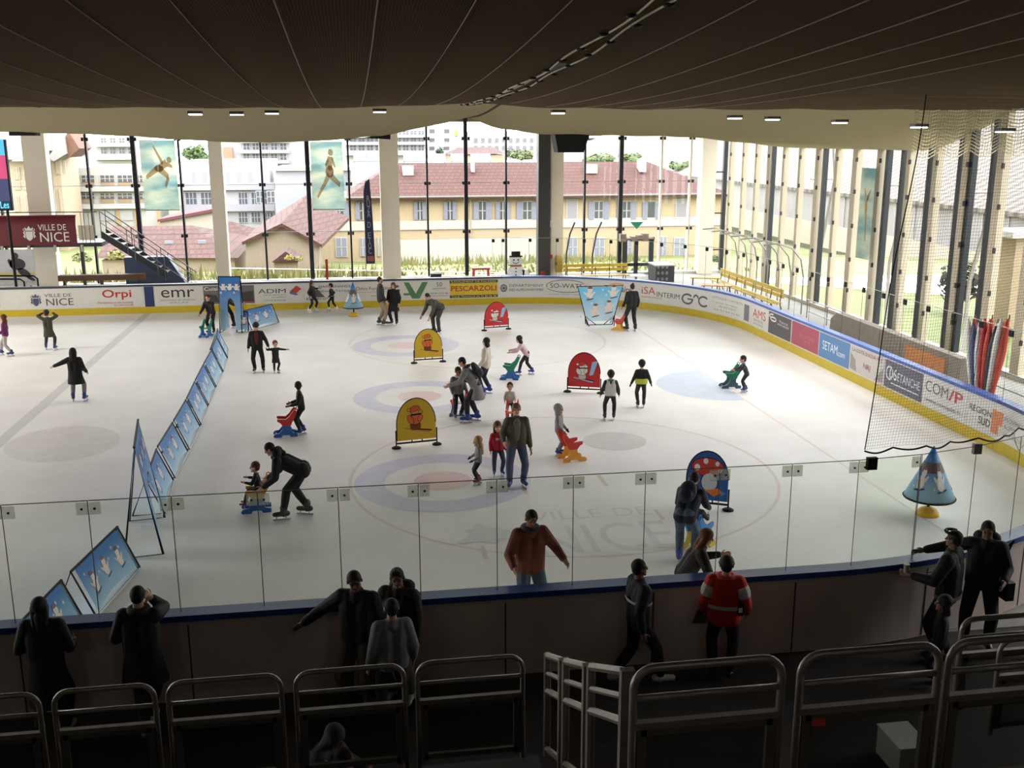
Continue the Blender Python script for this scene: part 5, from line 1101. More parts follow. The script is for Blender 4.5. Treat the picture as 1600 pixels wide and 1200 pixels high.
    for h_ in(0,1):
        m=MB();a,b=(0,half) if h_==0 else (half,len(S.v))
        m.v=S.v[a:b];m.f=[tuple(i-a for i in f) for f in S.f if a<=f[0]<b];m.m=[0]*len(m.f)
        o=part(m,'skate' if skate else 'shoe',mat(shoe[1],.5,var=.05),t,vc*.8,2)
        if skate:
            nb=len(SK.v)//2;a,b=h_*nb,(h_+1)*nb;m=MB();m.v=SK.v[a:b];m.f=[tuple(i-a for i in f) for f in SK.f if a<=f[0]<b];m.m=[0]*len(m.f)
            m.build('blade',mat((196,196,198),.35,.7),o)
    if glove: part(GL,'glove',mat(glove,.8),t,vox*1.1)
    # eyes
    for s in(-1,1): 
        e=MB().sph(q(s*.145,.335,.03),.05*hh,8,6);e.build('eye',mat((40,30,28),.3,var=0),t,smooth=True)
    # hair and hats
    st,hc_=hair[0],hair[1];hm=mat(hc_,.75,var=.2,scale=30,bump=.3);U=MB()
    def cap_(r=1.,dz=.0,dy=0.): U.sph(q(0,-.075+dy,.13+dz),(.375*hh*r,.42*hh*r,.41*hh*r),18,12,R=HR)
    if st=='short': cap_();U.sph(q(0,-.2,-.08),(.31*hh,.25*hh,.3*hh),14,10,R=HR)
    if st=='quiff': cap_();U.sph(q(0,-.2,-.06),(.31*hh,.25*hh,.28*hh),14,10,R=HR);U.cap(q(-.12,.2,.44),q(.12,.2,.46),.13*hh);U.cap(q(0,.0,.5),q(0,.25,.5),.1*hh)
    if st in('long','pony','bob'):
        cap_(1.05);e=.62 if st=='bob' else 1.0
        if st!='pony':
            for s in(-1,0,1): U.cap(q(s*.26,-.16,.0),q(s*.24,-.26,-e+.1),.17*hh,.17*hh);
            for s in(-1,1): U.cap(q(s*.33,.02,.0),q(s*.3,-.05,-e*.75),.1*hh,.09*hh)
            if st=='long': U.cap(q(0,-.25,-.4),q(0,-.3,-1.25),.26*hh,.16*hh)
        else:
            U.sph(q(0,-.2,-.06),(.32*hh,.26*hh,.3*hh),14,10,R=HR);U.cap(q(0,-.45,.2),q(0,-.58,.02),.1*hh,.1*hh);U.cap(q(0,-.58,.02),q(0,-.52,-.5),.1*hh,.05*hh)
    if st=='bun': cap_();U.sph(q(0,-.2,-.06),(.32*hh,.26*hh,.3*hh),14,10,R=HR);U.sph(q(0,-.32,.55),.17*hh,10,8)
    if st=='hood':
        cap_(1.16,-.03,-.04);U.cap(q(0,-.12,-.1),neck-up*.03*k-fw*.02*k,.38*hh,.3*hh);hm=mat(hc_,.8,var=.1,scale=14,bump=.25)
    if st in('beanie','helmet'):
        cap_(1.1,.04);U.tube([q(.39*math.cos(a),-.07+.44*math.sin(a),.14) for a in fr(0,2*PI,18)[:-1]],.07*hh,6,closed=True);hm=mat(hc_,.7,var=.08)
        if st=='helmet': U.sph(q(0,-.1,.18),(.44*hh,.5*hh,.42*hh),16,10,R=HR);U.cap(q(-.2,.36,.26),q(.2,.36,.26),.06*hh)
        U.sph(q(0,-.22,-.1),(.32*hh,.24*hh,.26*hh),12,8,R=HR)
    part(U,'hood' if st=='hood' else 'hat' if st in('beanie','helmet') else 'hair',hm,t,max(.008,vox),2)
    ex=extra or ()
    E=dict(hip=hip,chest=chest,neck=neck,sh=sh0,up=up,fw=fw,X=X,k=k,hh=hh,q=q,arms=arms,t=t,vc=vc)
    for e in ex: e(E)
    return t,E
# ---- clothing extras
def x_hood(rgb): return lambda E:part(MB().cap(E['neck']-E['fw']*.06*E['k']-E['X']*.045*E['k'],E['neck']-E['fw']*.06*E['k']+E['X']*.045*E['k'],.05*E['k']).cap(E['neck']-E['fw']*.07*E['k'],E['neck']-E['fw']*.075*E['k']-E['up']*.06*E['k'],.05*E['k'],.03*E['k']),'hood',mat(rgb,.8),E['t'],E['vc'])
def x_scarf(rgb): return lambda E:part(MB().tube([E['neck']+E['up']*.005*E['k']+E['X']*.055*E['k']*math.cos(a)+E['fw']*.055*E['k']*math.sin(a) for a in fr(0,2*PI,16)[:-1]],.022*E['k'],8,closed=True),'collar',mat(rgb,.8),E['t'],E['vc'])
def x_front(rgb,name='shirt_front'): 
    def f(E):
        k=E['k'];m=MB();m.sph(E['chest']+E['fw']*.048*k-E['up']*.03*k,(.062*k,.034*k,.15*k),12,8,R=Matrix((E['X'],E['fw'],E['up'])).transposed());part(m,name,mat(rgb,.8),E['t'],E['vc'])
    return f
def x_band(rgb,a,w=.03,r=1.08,name='stripe'):
    def f(E):
        k=E['k'];c=E['hip'].lerp(E['sh'],a);pts=[c+E['X']*(.055+.082*r)*k*math.cos(q)*.99+E['fw']*.084*r*k*math.sin(q) for q in fr(0,2*PI,24)[:-1]];m=MB()
        n=len(pts)
        m.add([p+E['up']*w*k*.5 for p in pts]+[p-E['up']*w*k*.5 for p in pts],[(i,(i+1)%n,n+(i+1)%n,n+i) for i in range(n)]);m.build(name,mat(rgb,.6),E['t'],smooth=True)
    return f
def x_vest(rgb):
    def f(E):
        k=E['k'];m=MB()
        for s in(-1,1): m.cap(E['hip']+E['X']*s*.045*k+E['up']*.02*k,E['chest']+E['X']*s*.055*k,.082*k,.083*k,12).cap(E['chest']+E['X']*s*.055*k,E['sh']+E['X']*s*.05*k,.083*k,.06*k,12)
        part(m,'vest',mat(rgb,.8),E['t'],E['vc'])
    return f
def x_letters(txt,rgb):
    def f(E):
        k=E['k'];m=MB();m.text(txt,lambda u,v,w=0:E['chest']+E['X']*(-(u-.05*k))*1.0+E['up']*(v-.01*k)+E['fw']*.089*k,0,0,.1*k,.05*k);m.build('lettering',mat(rgb,.6),E['t'])
    return f
def x_sleeve(rgb):
    def f(E):
        k=E['k'];m=MB()
        for sh,el,wr,s in E['arms']: m.cap(sh.lerp(el,.35),sh.lerp(el,.5),.064*k)
        part(m,'sleeve_stripe',mat(rgb,.6),E['t'],E['vc'])
    return f
def backpack(E,lab,rgb=(34,34,38)):
    k=E['k'];t0=E['t'];M=t0.matrix_basis;c=E['hip'].lerp(E['sh'],.72)-E['fw']*.135*k
    t=thing('backpack',lab,'backpack',M@c,M.to_euler().z);Rm=Matrix((E['X'],E['fw'],E['up'])).transposed()
    m=MB().sph((0,0,0),(.095*k,.055*k,.13*k),14,10,R=Rm);m.sph(Rm@Vector((0,-.03*k,-.05*k)),(.075*k,.045*k,.07*k),12,8,R=Rm)
    part(m,'bag',mat(rgb,.7),t,.01)
    for s in(-1,1):
        p=[Rm@Vector((s*.06*k,a,b)) for a,b in((.03*k,.1*k),(.11*k,.13*k),(.21*k,.08*k),(.235*k,-.02*k),(.19*k,-.11*k),(.04*k,-.1*k))];MB().tube(p,.012*k,6).build('strap',mat(rgb,.7),t,smooth=True)
K=(24,24,27);NV=(30,34,52);SKB=('skate',(44,66,120));SKK=('skate',(40,40,44));SKW=('skate',(222,220,216));SHW=('shoe',(205,203,198));SHD=('shoe',(40,38,38));BH=(26,22,20)
# ---- on the ice, from the far boards to the spectators
person('child in a purple jacket and pale leggings at the picture edge on the ice',(12,556),265,-491,('jacket',(110,44,92)),(176,170,166),SKB,('long',(92,52,34)),fl=(.1,-.12,0),fr_=(.12,.16,0),L=(.12,.12,-.24),R=(.12,.1,-.24))
person('person in a long olive coat lifting both hands to the head',(79,547),5,-484,('coat',(66,68,52)),(54,54,54),SKB,('beanie',(60,40,36)),L=(.03,.09,.15,1),R=(.03,.09,.15,1),fl=(.13,.06,0),fr_=(.13,-.03,0))
person('person in a black fur-like hooded coat reaching one arm out, back turned',(122,627),5,-543,('coat',(18,17,18),1.12),(122,116,112),SKB,('long',(16,14,14)),L=(.30,.03,-.13),R=(.08,.1,-.26),fl=(.085,0,0),fr_=(.13,0,0))
person('person in black bent behind the far blue arch with a green aid',(331,522),200,1.45,('jacket',(30,28,30)),K,SKK,('short',(60,38,28)),lean=22,L=(.05,.2,-.24),R=(.05,.2,-.24))
person('person in black stepping through the far blue arch',(357,513),110,1.62,('jacket',(24,22,24)),(28,26,28),SKK,('beanie',(30,26,24)),lean=26,L=(.05,.25,-.2),R=(.05,.2,-.22),fl=(.05,.12,0),fr_=(.05,-.1,0))
person('man in a black jacket with dark red front holding a small child by the hand',(404,582),178,-503,('jacket',(22,21,23)),(24,23,25),SKK,('beanie',(20,18,20)),hy=20,hp=18,extra=[x_front((92,26,26))],L=(.13,.08,-.27),R=(.07,.05,-.3),fl=(.1,0,0),fr_=(.07,0,0))
person('small child in a black coat holding the hand of the man in black',(432,583),160,-531,('coat',(30,28,32)),(30,29,32),SKK,('short',(96,60,44)),L=(.28,.05,-.05),R=(.22,.05,.06),hp=15)
person('boy in a black jacket pushing the red and blue skating aid',(472,679),265,-595,('jacket',(20,20,22)),(26,25,28),SKB,('short',(24,20,18)),skin=(120,82,62),hy=90,lean=6,L=(.02,.18,-.2),R=(.02,.16,-.2),fl=(.05,.04,0),fr_=(.05,-.03,0))
person('man in a black hoodie bending over the child on the yellow aid',(461,808),275,1.80,('jacket',(26,26,30)),(24,24,26),('skate',(60,58,58)),('short',(28,23,20)),lean=62,hp=30,L=(.04,.14,-.26),R=(.04,.14,-.26),fl=(.07,.1,0),fr_=(.07,-.12,0),crouch=.03,extra=[x_hood((24,24,27))])
person('small child in black riding the yellow skating aid',(406,797),275,.98,('jacket',(34,30,34)),(38,36,40),('shoe',(150,50,60)),('short',(84,54,40)),sit=.46,fl=(.07,.3,.12),fr_=(.07,.3,.12),L=(.08,.2,-.1),R=(.08,.2,-.1),lean=8)
person('girl in dark clothes with long hair gliding by the ad boards',None,120,-438,('jacket',(40,40,46)),(36,38,44),SKW,('long',(60,42,34)),xy=(-1.72,29.75),L=(.2,.05,-.05),R=(.12,.05,-.25),fl=(.06,.06,0),fr_=(.09,-.1,0))
person('child in a black tracksuit with white stripe by the ad boards',None,285,-442,('jacket',(26,26,30)),(28,28,32),SKW,('short',(34,28,26)),xy=(-.95,29.9),lean=8,L=(.1,.05,-.25),R=(.12,.02,-.24),fl=(.06,.1,0),fr_=(.09,-.16,0),extra=[x_band((150,150,155),.15,.02)])
person('bearded man in a dark jacket and beige trousers by the ad boards',(596,508),85,-432,('jacket',(50,48,48)),(150,128,104),('skate',(84,74,66)),('short',(36,28,24)),L=(.05,.1,-.28),R=(.05,.08,-.28),fl=(.07,-.03,0),fr_=(.07,.05,0),extra=[lambda E:part(MB().sph(E['q'](0,.2,-.32),(.24*E['hh'],.2*E['hh'],.18*E['hh'])),'beard',mat(BH,.9),E['t'],.01)])
person('person all in black standing face to face with the bearded man',(616,508),200,-441,('coat',(20,20,22)),(22,22,24),SKK,('bob',(96,58,40)),L=(.05,.06,-.28),R=(.05,.06,-.28))
person('man in a grey-green jacket bending behind the smaller yellow board',(682,521),238,1.75,('jacket',(72,72,66)),(60,58,56),SKK,('short',(30,26,24)),lean=58,hp=30,L=(.04,.12,-.29),R=(.04,.12,-.29),fl=(.09,0,0),fr_=(.09,0,0))
person('woman in a cream jumper with black trousers and blue skates, back half turned',(760,616),295,-527,('sweater',(206,196,180)),(34,33,38),('skate',(44,66,140)),('bob',(22,18,18)),L=(.06,.1,-.28),R=(.05,.08,-.29),glove=(50,48,50),fl=(.08,.05,0),fr_=(.08,-.03,0))
person('girl in a pink jacket leaning on a green skating aid',(819,586),285,1.22,('jacket',(214,176,182)),(44,42,46),('skate',(44,66,140)),('bob',(40,28,26)),lean=34,L=(.05,.24,-.16),R=(.05,.24,-.16),fl=(.07,.12,0),fr_=(.09,-.2,0))
person('boy in a grey jumper with white collar on the red aid',(716,655),165,-572,('sweater',(116,114,114)),(34,33,36),('skate',(70,90,130)),('short',(40,30,26)),skin=(140,98,76),L=(.05,.12,-.27),R=(.05,.12,-.27),extra=[x_scarf((225,222,218))],hp=16)
tt,E_=person('woman in a grey coat with a black backpack bending towards the boy',(738,659),285,1.70,('coat',(128,126,126)),(34,33,36),('skate',(44,66,140)),('short',(26,22,20)),lean=32,hp=25,L=(.04,.22,-.2),R=(.04,.22,-.22),fl=(.07,.06,0),fr_=(.07,-.06,0))
backpack(E_,'black backpack on the woman in the grey coat')
person('small child in a whitish jacket behind the orange-red aid',(797,657),190,-597,('jacket',(206,200,192)),(110,90,84),SKB,('short',(52,36,32)),L=(.05,.16,-.22),R=(.05,.16,-.22))
person('blond girl in a grey top and black leggings with red skates',(748,757),265,-681,('sweater',(128,128,128)),(30,30,32),('skate',(130,44,48)),('long',(190,152,108)),hp=6,glove=(44,44,48),L=(.1,.16,-.2),R=(.12,.12,-.24),fl=(.07,.04,0),fr_=(.08,-.02,0))
person('girl in a red jumper with white letters and jeans',(778,744),178,-658,('sweater',(166,30,48)),(58,64,82),SKB,('long',(96,66,46)),L=(.06,.05,-.3),R=(.05,.05,-.3),extra=[x_letters('NY',(226,214,210))],fl=(.08,.02,0),fr_=(.07,0,0))
person('woman in an olive jacket over grey with jeans and ponytail',(807,761),182,-630,('jacket',(84,78,62)),(72,82,102),('skate',(44,64,120)),('pony',(110,80,56)),extra=[x_front((116,112,108))],L=(.06,.04,-.31),R=(.06,.13,-.22),fl=(.085,0,0),fr_=(.085,.02,0))
person('child in a grey hood and grey trousers beside the red and amber aid',(873,712),120,-631,('jacket',(132,130,130)),(116,114,114),SKB,('hood',(138,136,136)),L=(.05,.1,-.28),R=(.05,.14,-.26),glove=(36,36,40))
person('boy in a white vest with green collar and black trousers',(953,657),10,-578,('jacket',(44,44,46)),(32,32,36),SKK,('beanie',(26,24,26)),extra=[x_vest((206,203,198)),x_scarf((40,120,84))],fl=(.11,0,0),fr_=(.08,.02,0),L=(.1,.05,-.28),R=(.08,.05,-.28))
person('child in black with a helmet and lime band at the waist',(1001,637),8,-562,('jacket',(34,33,36)),(44,44,46),SKK,('helmet',(26,26,28)),glove=(28,28,30),extra=[x_band((186,196,70),.2,.12,1.06,'lime_band')],L=(.12,.04,-.29),R=(.12,.04,-.29))
person('boy in a dark grey jacket pushing the green aid in the crease',(1163,613),283,-554,('jacket',(62,60,62)),(44,44,50),('skate',(44,66,120)),('short',(30,24,22)),lean=22,L=(.03,.26,-.13),R=(.03,.26,-.16),extra=[x_scarf((70,140,160))],fl=(.07,.02,0),fr_=(.07,-.05,0))
person('person in black with back turned beside the light blue trapezoid banner',(986,517),350,-443,('jacket',(26,25,28)),(30,30,32),SKK,('bun',(30,24,22)),L=(.08,.06,-.28),R=(.06,.05,-.3),fl=(.09,.02,0),fr_=(.09,-.02,0))
tt,E_=person('mother in a navy jacket and jeans bending at the blue arched board',(1075,880),35,1.66,('jacket',(28,32,50)),(74,86,108),('skate',(44,66,140)),('short',(34,26,24)),lean=46,hp=34,xy=(5.32,2.95),L=(.03,.2,-.2),R=(.03,.22,-.22),fl=(.06,-.03,0),fr_=(.06,.08,0),crouch=.02)
backpack(E_,'navy backpack on the mother bending at the blue arched board',(26,30,46))
person('small child in grey on the blue and yellow aid before the mother',None,35,1.02,('jacket',(64,66,72)),(60,64,74),SHD,('short',(60,44,36)),xy=(5.66,3.45),sit=.45,fl=(.08,.28,.1),fr_=(.08,.28,.1),L=(.06,.2,-.12),R=(.06,.2,-.12))
person('man in a rust brown jumper and jeans standing inside the glass',None,172,-793,('sweater',(106,50,38)),(62,78,98),SKK,('short',(24,20,18)),skin=(132,90,68),xy=(2.32,.95),L=(.12,.16,-.18),R=(.08,.17,-.2),hp=22,extra=[x_scarf((46,48,66))])
person('person with long auburn hair in black leaning over the boards from the ice',None,100,1.66,('jacket',(32,29,31)),(40,40,46),SKK,('long',(104,62,40)),xy=(4.55,.52),lean=26,side=10,hp=20,L=(.05,.2,-.1),R=(.16,.16,-.22))
# ---- spectators on the walkway
YS=-.66
def spec(px,py,lab,deg,*a,y=YS,head=None,**k):
    x=W(px,py,y).x;return person(lab,None,deg,-py,*a,xy=(x,y),**k)
spec(60,932,'spectator with long dark hair in a long black coat at the boards',2,('long',(22,21,23)),(30,26,26),SHW,('long',(28,22,22)),fl=(.07,-.06,0),fr_=(.09,-.02,0),L=(.04,.14,-.2),R=(.04,.14,-.2),y=-.72)
spec(213,916,'spectator in a black coat with a phone at the ear and crossed legs',6,('coat',(20,20,22),1.05),(24,23,25),SHW,('short',(20,17,16)),fl=(-.02,-.14,0),fr_=(.0,.02,0),L=(.05,.15,-.2),R=(-.03,.07,.085),hp=8,extra=[x_scarf((22,22,24))],y=-.72)
p_=W(229,938,-.55);tag(MB().box(p_,(.03,.08,.15),0,R=Matrix.Rotation(.4,3,'Y')).build('mobile_phone',mat((205,205,208),.4)),'pale phone held to the ear of the spectator in the black coat','phone')
spec(556,887,'spectator in a black jumper stretching an arm down along the boards',200,('sweater',(22,21,24)),(56,48,38),SHD,('short',(18,15,14)),skin=(110,78,62),R=(.25,.04,-.19),L=(.03,.03,-.31),hp=22,hy=-20,baggy=1.15,y=-.8)
spec(622,885,'spectator in a black hooded jacket standing behind the grey-jumper spectator',205,('jacket',(24,22,24),1.08),(98,90,82),SHW,('quiff',(22,18,16)),skin=(128,90,72),hp=14,hy=-20,extra=[x_hood((26,24,26))],y=-.62)
spec(611,934,'spectator in a grey jumper seen from behind between the two in black',352,('sweater',(112,110,114)),(30,29,33),SHD,('short',(22,19,18)),y=-1.2,L=(.07,.03,-.3),R=(.06,.05,-.29))
spec(1000,873,'spectator in black with a pale stripe walking along the boards',82,('jacket',(26,24,30)),(22,21,24),SHW,('short',(24,19,18)),skin=(130,94,78),fl=(.05,-.16,.02),fr_=(.05,.17,0),extra=[x_band((150,148,156),.62,.022)],y=-.7,L=(.03,.06,-.3),R=(.03,-.02,-.31))
t_,E_=spec(1136,868,'rescuer in an orange-red jacket with reflective strips at the boards',20,('jacket',(186,40,28),1.14),(28,27,30),SHD,('beanie',(24,22,24)),L=(.05,.08,-.28),R=(.07,.08,-.27),extra=[x_band((190,182,176),.34,.03,1.2,'reflective_strip'),x_sleeve((190,182,176)),x_scarf((170,36,26))],y=-.72)
c=t_.matrix_basis@(E_['hip']+E_['X']*.19+E_['up']*.16+E_['fw']*-.1);t=thing('radio_pouch','black radio and pouch on the hip of the rescuer','radio',c)
MB().box((0,0,0),(.07,.1,.16)).build('pouch',BLK,t);MB().cyl((0,0,.08),(.03,0,.24),.008,n=5).build('antenna',BLK,t);MB().box((-.01,-.055,.0),(.05,.01,.06)).build('label_patch',WHT,t)
c=t_.matrix_basis@(E_['arms'][0][2]+Vector((-.02,.03,-.12)));tag(MB().box(c,(.28,.02,.2),0,R=Matrix.Rotation(.35,3,'Y')@Matrix.Rotation(.5,3,'Z')).build('clipboard',mat((26,26,28),.6)),'dark clipboard in the hand of the rescuer','clipboard')
t_,E_=spec(1492,828,'spectator in a black jacket with sunglasses on the head, holding a cup',318,('jacket',(24,23,26),1.05),(44,46,56),SHD,('short',(28,24,22)),skin=(120,88,72),L=(.08,.2,-.14),R=(.07,.12,-.24),extra=[x_band((96,94,92),-.02,.03,1.06,'belt')],y=-.72)
MB().tube([E_['q'](.33*math.cos(a),.12+.36*math.sin(a),.42) for a in fr(-.4,PI+.4,12)],.022,5).build('sunglasses',BLK,t_)
c=t_.matrix_basis@(E_['arms'][0][2]+Vector((-.02,.09,.03)));tag(MB().lathe([(.03,0),(.042,.12)],c,14).build('paper_cup',mat((170,170,166),.5)),'pale cup in the hand of the spectator with sunglasses','cup')
t_,E_=person('spectator in black leaning one stretched arm on the boards',None,215,-811,('jacket',(26,25,28)),(34,33,37),SHD,('short',(22,19,18)),skin=(122,90,74),xy=(8.42,-.46),R=(.30,.02,-.10),L=(.04,.14,-.2),hp=18,extra=[x_hood((26,25,28))],fl=(.08,0,0),fr_=(.08,.12,0))
c=t_.matrix_basis@(E_['hip']+Vector((-.26,-.04,-.06)));t=thing('shoulder_bag','black shoulder bag hanging beside the spectator with the stretched arm','bag',c);MB().box((0,0,0),(.12,.36,.26)).build('bag',BLK,t)
MB().tube([(0,-.1,.12),(-.02,-.04,.5),(.1,.02,.66),(.02,.08,.5),(0,.12,.12)],.014,6).build('strap',BLK,t)
spec(1476,929,'child with dark hair in black before the spectator with sunglasses',300,('jacket',(26,25,28)),(30,30,34),SHD,('bob',(30,24,22)),skin=(150,96,80),y=-1.35)
t_,E_=person('person in a grey hood crouching behind the lower guard rail',None,120,1.5,('jacket',(96,98,100),1.1),(34,33,36),SHD,('hood',(96,98,100)),xy=(G(478,1150,1.0).x,G(478,1150,1.0).y+.1),sit=.5,lean=34,hp=34,fl=(.1,.26,0),fr_=(.1,.26,0),L=(.05,.22,-.18),R=(.05,.22,-.18))
person('child with dark hair in a grey top crouching beside the grey hood',None,75,1.36,('jacket',(84,82,84),1.05),(34,33,36),SHD,('short',(26,22,20)),skin=(170,110,86),xy=(G(520,1160,1.08).x+.02,G(520,1160,1.08).y-.22),sit=.45,lean=12,fl=(.1,.26,0),fr_=(.1,.26,0),L=(.05,.2,-.2),R=(.05,.2,-.2))
a=G(500,1160,1.0);t=thing('low_bench','dark low bench along the stand wall under the crouching pair','bench',(a.x,a.y-.05,0));MB().box((0,0,.37),(1.5,.36,.05)).build('seat',mat((40,36,34),.7),t)
for s in(-.65,.65): MB().box((s,0,.17),(.06,.3,.36)).build('leg',mat((34,32,32),.6),t)
# ================================================================ OUTSIDE
ALB=.42
def gz(y): return -.45-3.35*min(1,max(0,(y-41)/37)) if y<78 else -3.8-.01*(y-78)
gr=mat((150,156,92),.9,var=.25,scale=.35)
m=grid([-160,-60,-30,-15,0,15,30,50,110,200],[39.7,44,50,56,62,70,78,90,130,260],lambda x,y:gz(y)+(.0))
struct(m.build('ground_outside',gr));
m=grid([19.9,26,34,44,60,120],[-60,-20,0,10,20,30,39.6],lambda x,y:-.5-.09*(x-20) if x<50 else -3.2);struct(m.build('ground_side',gr))
t=MB();rg=random.Random(3)
for i in range(2600):
    x=rg.uniform(-22,24);
    y=rg.choice([rg.uniform(69,75.3),rg.uniform(45,70)]);h=rg.uniform(.25,.7)*(1.3 if y>70 else .6);w=rg.uniform(.05,.14);a=rg.uniform(0,PI);z=gz(y)
    if y>57 and x<3: y=rg.uniform(45,57);z=gz(y)
    t.add([(x-w*math.cos(a),y-w*math.sin(a),z),(x+w*math.cos(a),y+w*math.sin(a),z),(x+rg.uniform(-.2,.2),y,z+h)],[(0,1,2)])
tag(t.build('tall_grass',mat((166,160,96),.9,var=.3,scale=.5)),'tall dry yellow-green grass on the bank outside the windows','grass',kind='stuff')
def tilem(rgb=(206,120,98)):
    k=('tile',rgb)
    if k in MC: return MC[k]
    m=bpy.data.materials.new('roof_tiles');m.use_nodes=True;nt=m.node_tree;b=nt.nodes['Principled BSDF'];b.inputs['Roughness'].default_value=.9
    tc=nt.nodes.new('ShaderNodeTexCoord');mp=nt.nodes.new('ShaderNodeMapping');mp.inputs['Rotation'].default_value=(PI/2,0,0);br=nt.nodes.new('ShaderNodeTexBrick')
    br.inputs['Scale'].default_value=1.;br.inputs['Brick Width'].default_value=.45;br.inputs['Row Height'].default_value=.27;br.inputs['Mortar Size'].default_value=.03
    c=tuple(x*EXA for x in lin(rgb));br.inputs['Color1'].default_value=(*c,1);br.inputs['Color2'].default_value=(*[min(1,x*1.25) for x in c],1);br.inputs['Mortar'].default_value=(*[x*.45 for x in c],1)
    nt.links.new(tc.outputs['Object'],mp.inputs['Vector']);nt.links.new(mp.outputs[0],br.inputs['Vector']);nt.links.new(br.outputs['Color'],b.inputs['Base Color']);MC[k]=m;return m
XW=lambda px,py,Y:W(px,py,Y)
def block(name,lab,cat,x0,y0,x1,y1,Y,dep,rgb,group=None):
    a=XW(x0,y0,Y);b=XW(x1,y1,Y);t=thing(name,lab,cat,((a.x+b.x)/2,Y,b.z),0,group)
    MB().span((a.x,Y,b.z),(b.x,Y+dep,a.z)).build('wall',mat(rgb,.85,var=.03),t,world=True);return t
def win(t,x0,y0,x1,y1,Y,rgb=(84,86,92),frame=(236,234,230),sh=None,bars=0,nm='window'):
    a=XW(x0,y0,Y);b=XW(x1,y1,Y);w=b.x-a.x;h=a.z-b.z;g=min(w,h)*.09
    o=MB().span((a.x-g,Y-.12,b.z-g),(b.x+g,Y+.02,a.z+g)).build(nm,mat(frame,.7,var=0),t,world=True)
    m=MB();m.span((a.x,Y-.14,b.z),(b.x,Y-.1,a.z));m.build('pane',mat(rgb,.3,var=0),o,world=True) if bars>=0 else None
    if bars>0:
        m=MB();[m.span((a.x+w*i/(bars+1)-.04,Y-.17,b.z),(a.x+w*i/(bars+1)+.04,Y-.13,a.z)) for i in range(1,bars+1)];m.span((a.x,Y-.17,b.z+h*.5-.03),(b.x,Y-.13,b.z+h*.5+.03));m.build('glazing_bar',mat(frame,.7,var=0),o,world=True)
    if sh:
        for s in(0,1):
            xs=a.x-w*.78 if s==0 else b.x+w*.08;m=MB().span((xs,Y-.18,b.z),(xs+w*.7,Y-.1,a.z))
            n=7
            for i in range(n): z=b.z+h*(i+.5)/n;m.span((xs+w*.06,Y-.2,z-h*.02),(xs+w*.64,Y-.18,z+h*.02))
            m.build('shutter',mat(sh,.7,var=0),t,world=True)
# ---- cream villa with the long tiled roof
Y0=80
t=block('villa','long cream villa with a red tiled roof and grey shutters facing the windows','house',500,309,1136,432,Y0,11,(226,200,160))
SH=(170,170,186)
for x0,x1,b in((525,537,1),(562,572,1),(652,660,1),(699,707,1),(748,759,1),(781,790,1),(817,830,1),(929,941,1),(973,984,1),(1012,1022,0)): win(t,x0,315,x1,343,Y0,(92,98,104),(236,228,214),SH,b)
for x0,x1 in((886,901),(1057,1071)): win(t,x0,312,x1,342,Y0,(182,176,180),(236,228,214),None,0)
for x0,x1 in((525,542),(563,571),(589,594),(815,831),(888,901),(929,943),(974,986),(1054,1068)): win(t,x0,372,x1,400,Y0,(176,176,192),(236,228,214),None,1)
for x0,x1 in((1030,1040),(1100,1110)): win(t,x0,370,x1,398,Y0,(176,176,192),(236,228,214),None,1)
a=XW(500,347,Y0);b=XW(1136,351,Y0);MB().span((a.x,Y0-.15,b.z),(b.x,Y0,a.z)).build('string_course',mat((238,228,210),.8),t,world=True)
e0=XW(541,309,Y0-.9);e1=XW(1142,303,Y0-.9);r0=XW(615,258,Y0+6);r1=XW(1010,249,Y0+6);r0.z=r1.z=(r0.z+r1.z)/2;ez=(e0.z+e1.z)/2;e0.z=e1.z=ez
bk0=Vector((e0.x,Y0+12,ez));bk1=Vector((e1.x,Y0+12,ez));dn=Vector((0,0,-.22))
m=MB();m.add([e0,e1,r1,r0,bk0,bk1,e0+dn,e1+dn,bk0+dn,bk1+dn],[(0,1,2,3),(1,5,2),(4,0,3),(5,4,3,2),(0,6,7,1),(6,8,9,7)]);m.build('roof',tilem(),t,world=True)
MB().cyl(e0,e1,.1,n=6).build('gutter',mat((150,146,140),.6),t,world=True)
for x0,y0,x1,y1,k in((629,259,646,267,0),(737,252,741,262,1),(916,257,932,264,0),(1000,250,1008,262,1)):
    a=XW(x0,y0,Y0+3.6);b=XW(x1,y1,Y0+3.6);MB().span((a.x,Y0+3.2,b.z-.4),(b.x,Y0+4.6,a.z)).build('chimney' if k else 'skylight',mat((224,214,204),.8),t,world=True)
for px in(605,735,851): 
    p=XW(px,312,Y0-.2);MB().cyl(p,(p.x,p.y,gz(78)),.07,n=6).build('drainpipe',mat((214,196,170),.7),t,world=True)
# lower white extension of the villa
t=block('garden_wall','long low pale wall in front of the cream villa','wall',620,376,870,428,76,.3,(232,226,212))
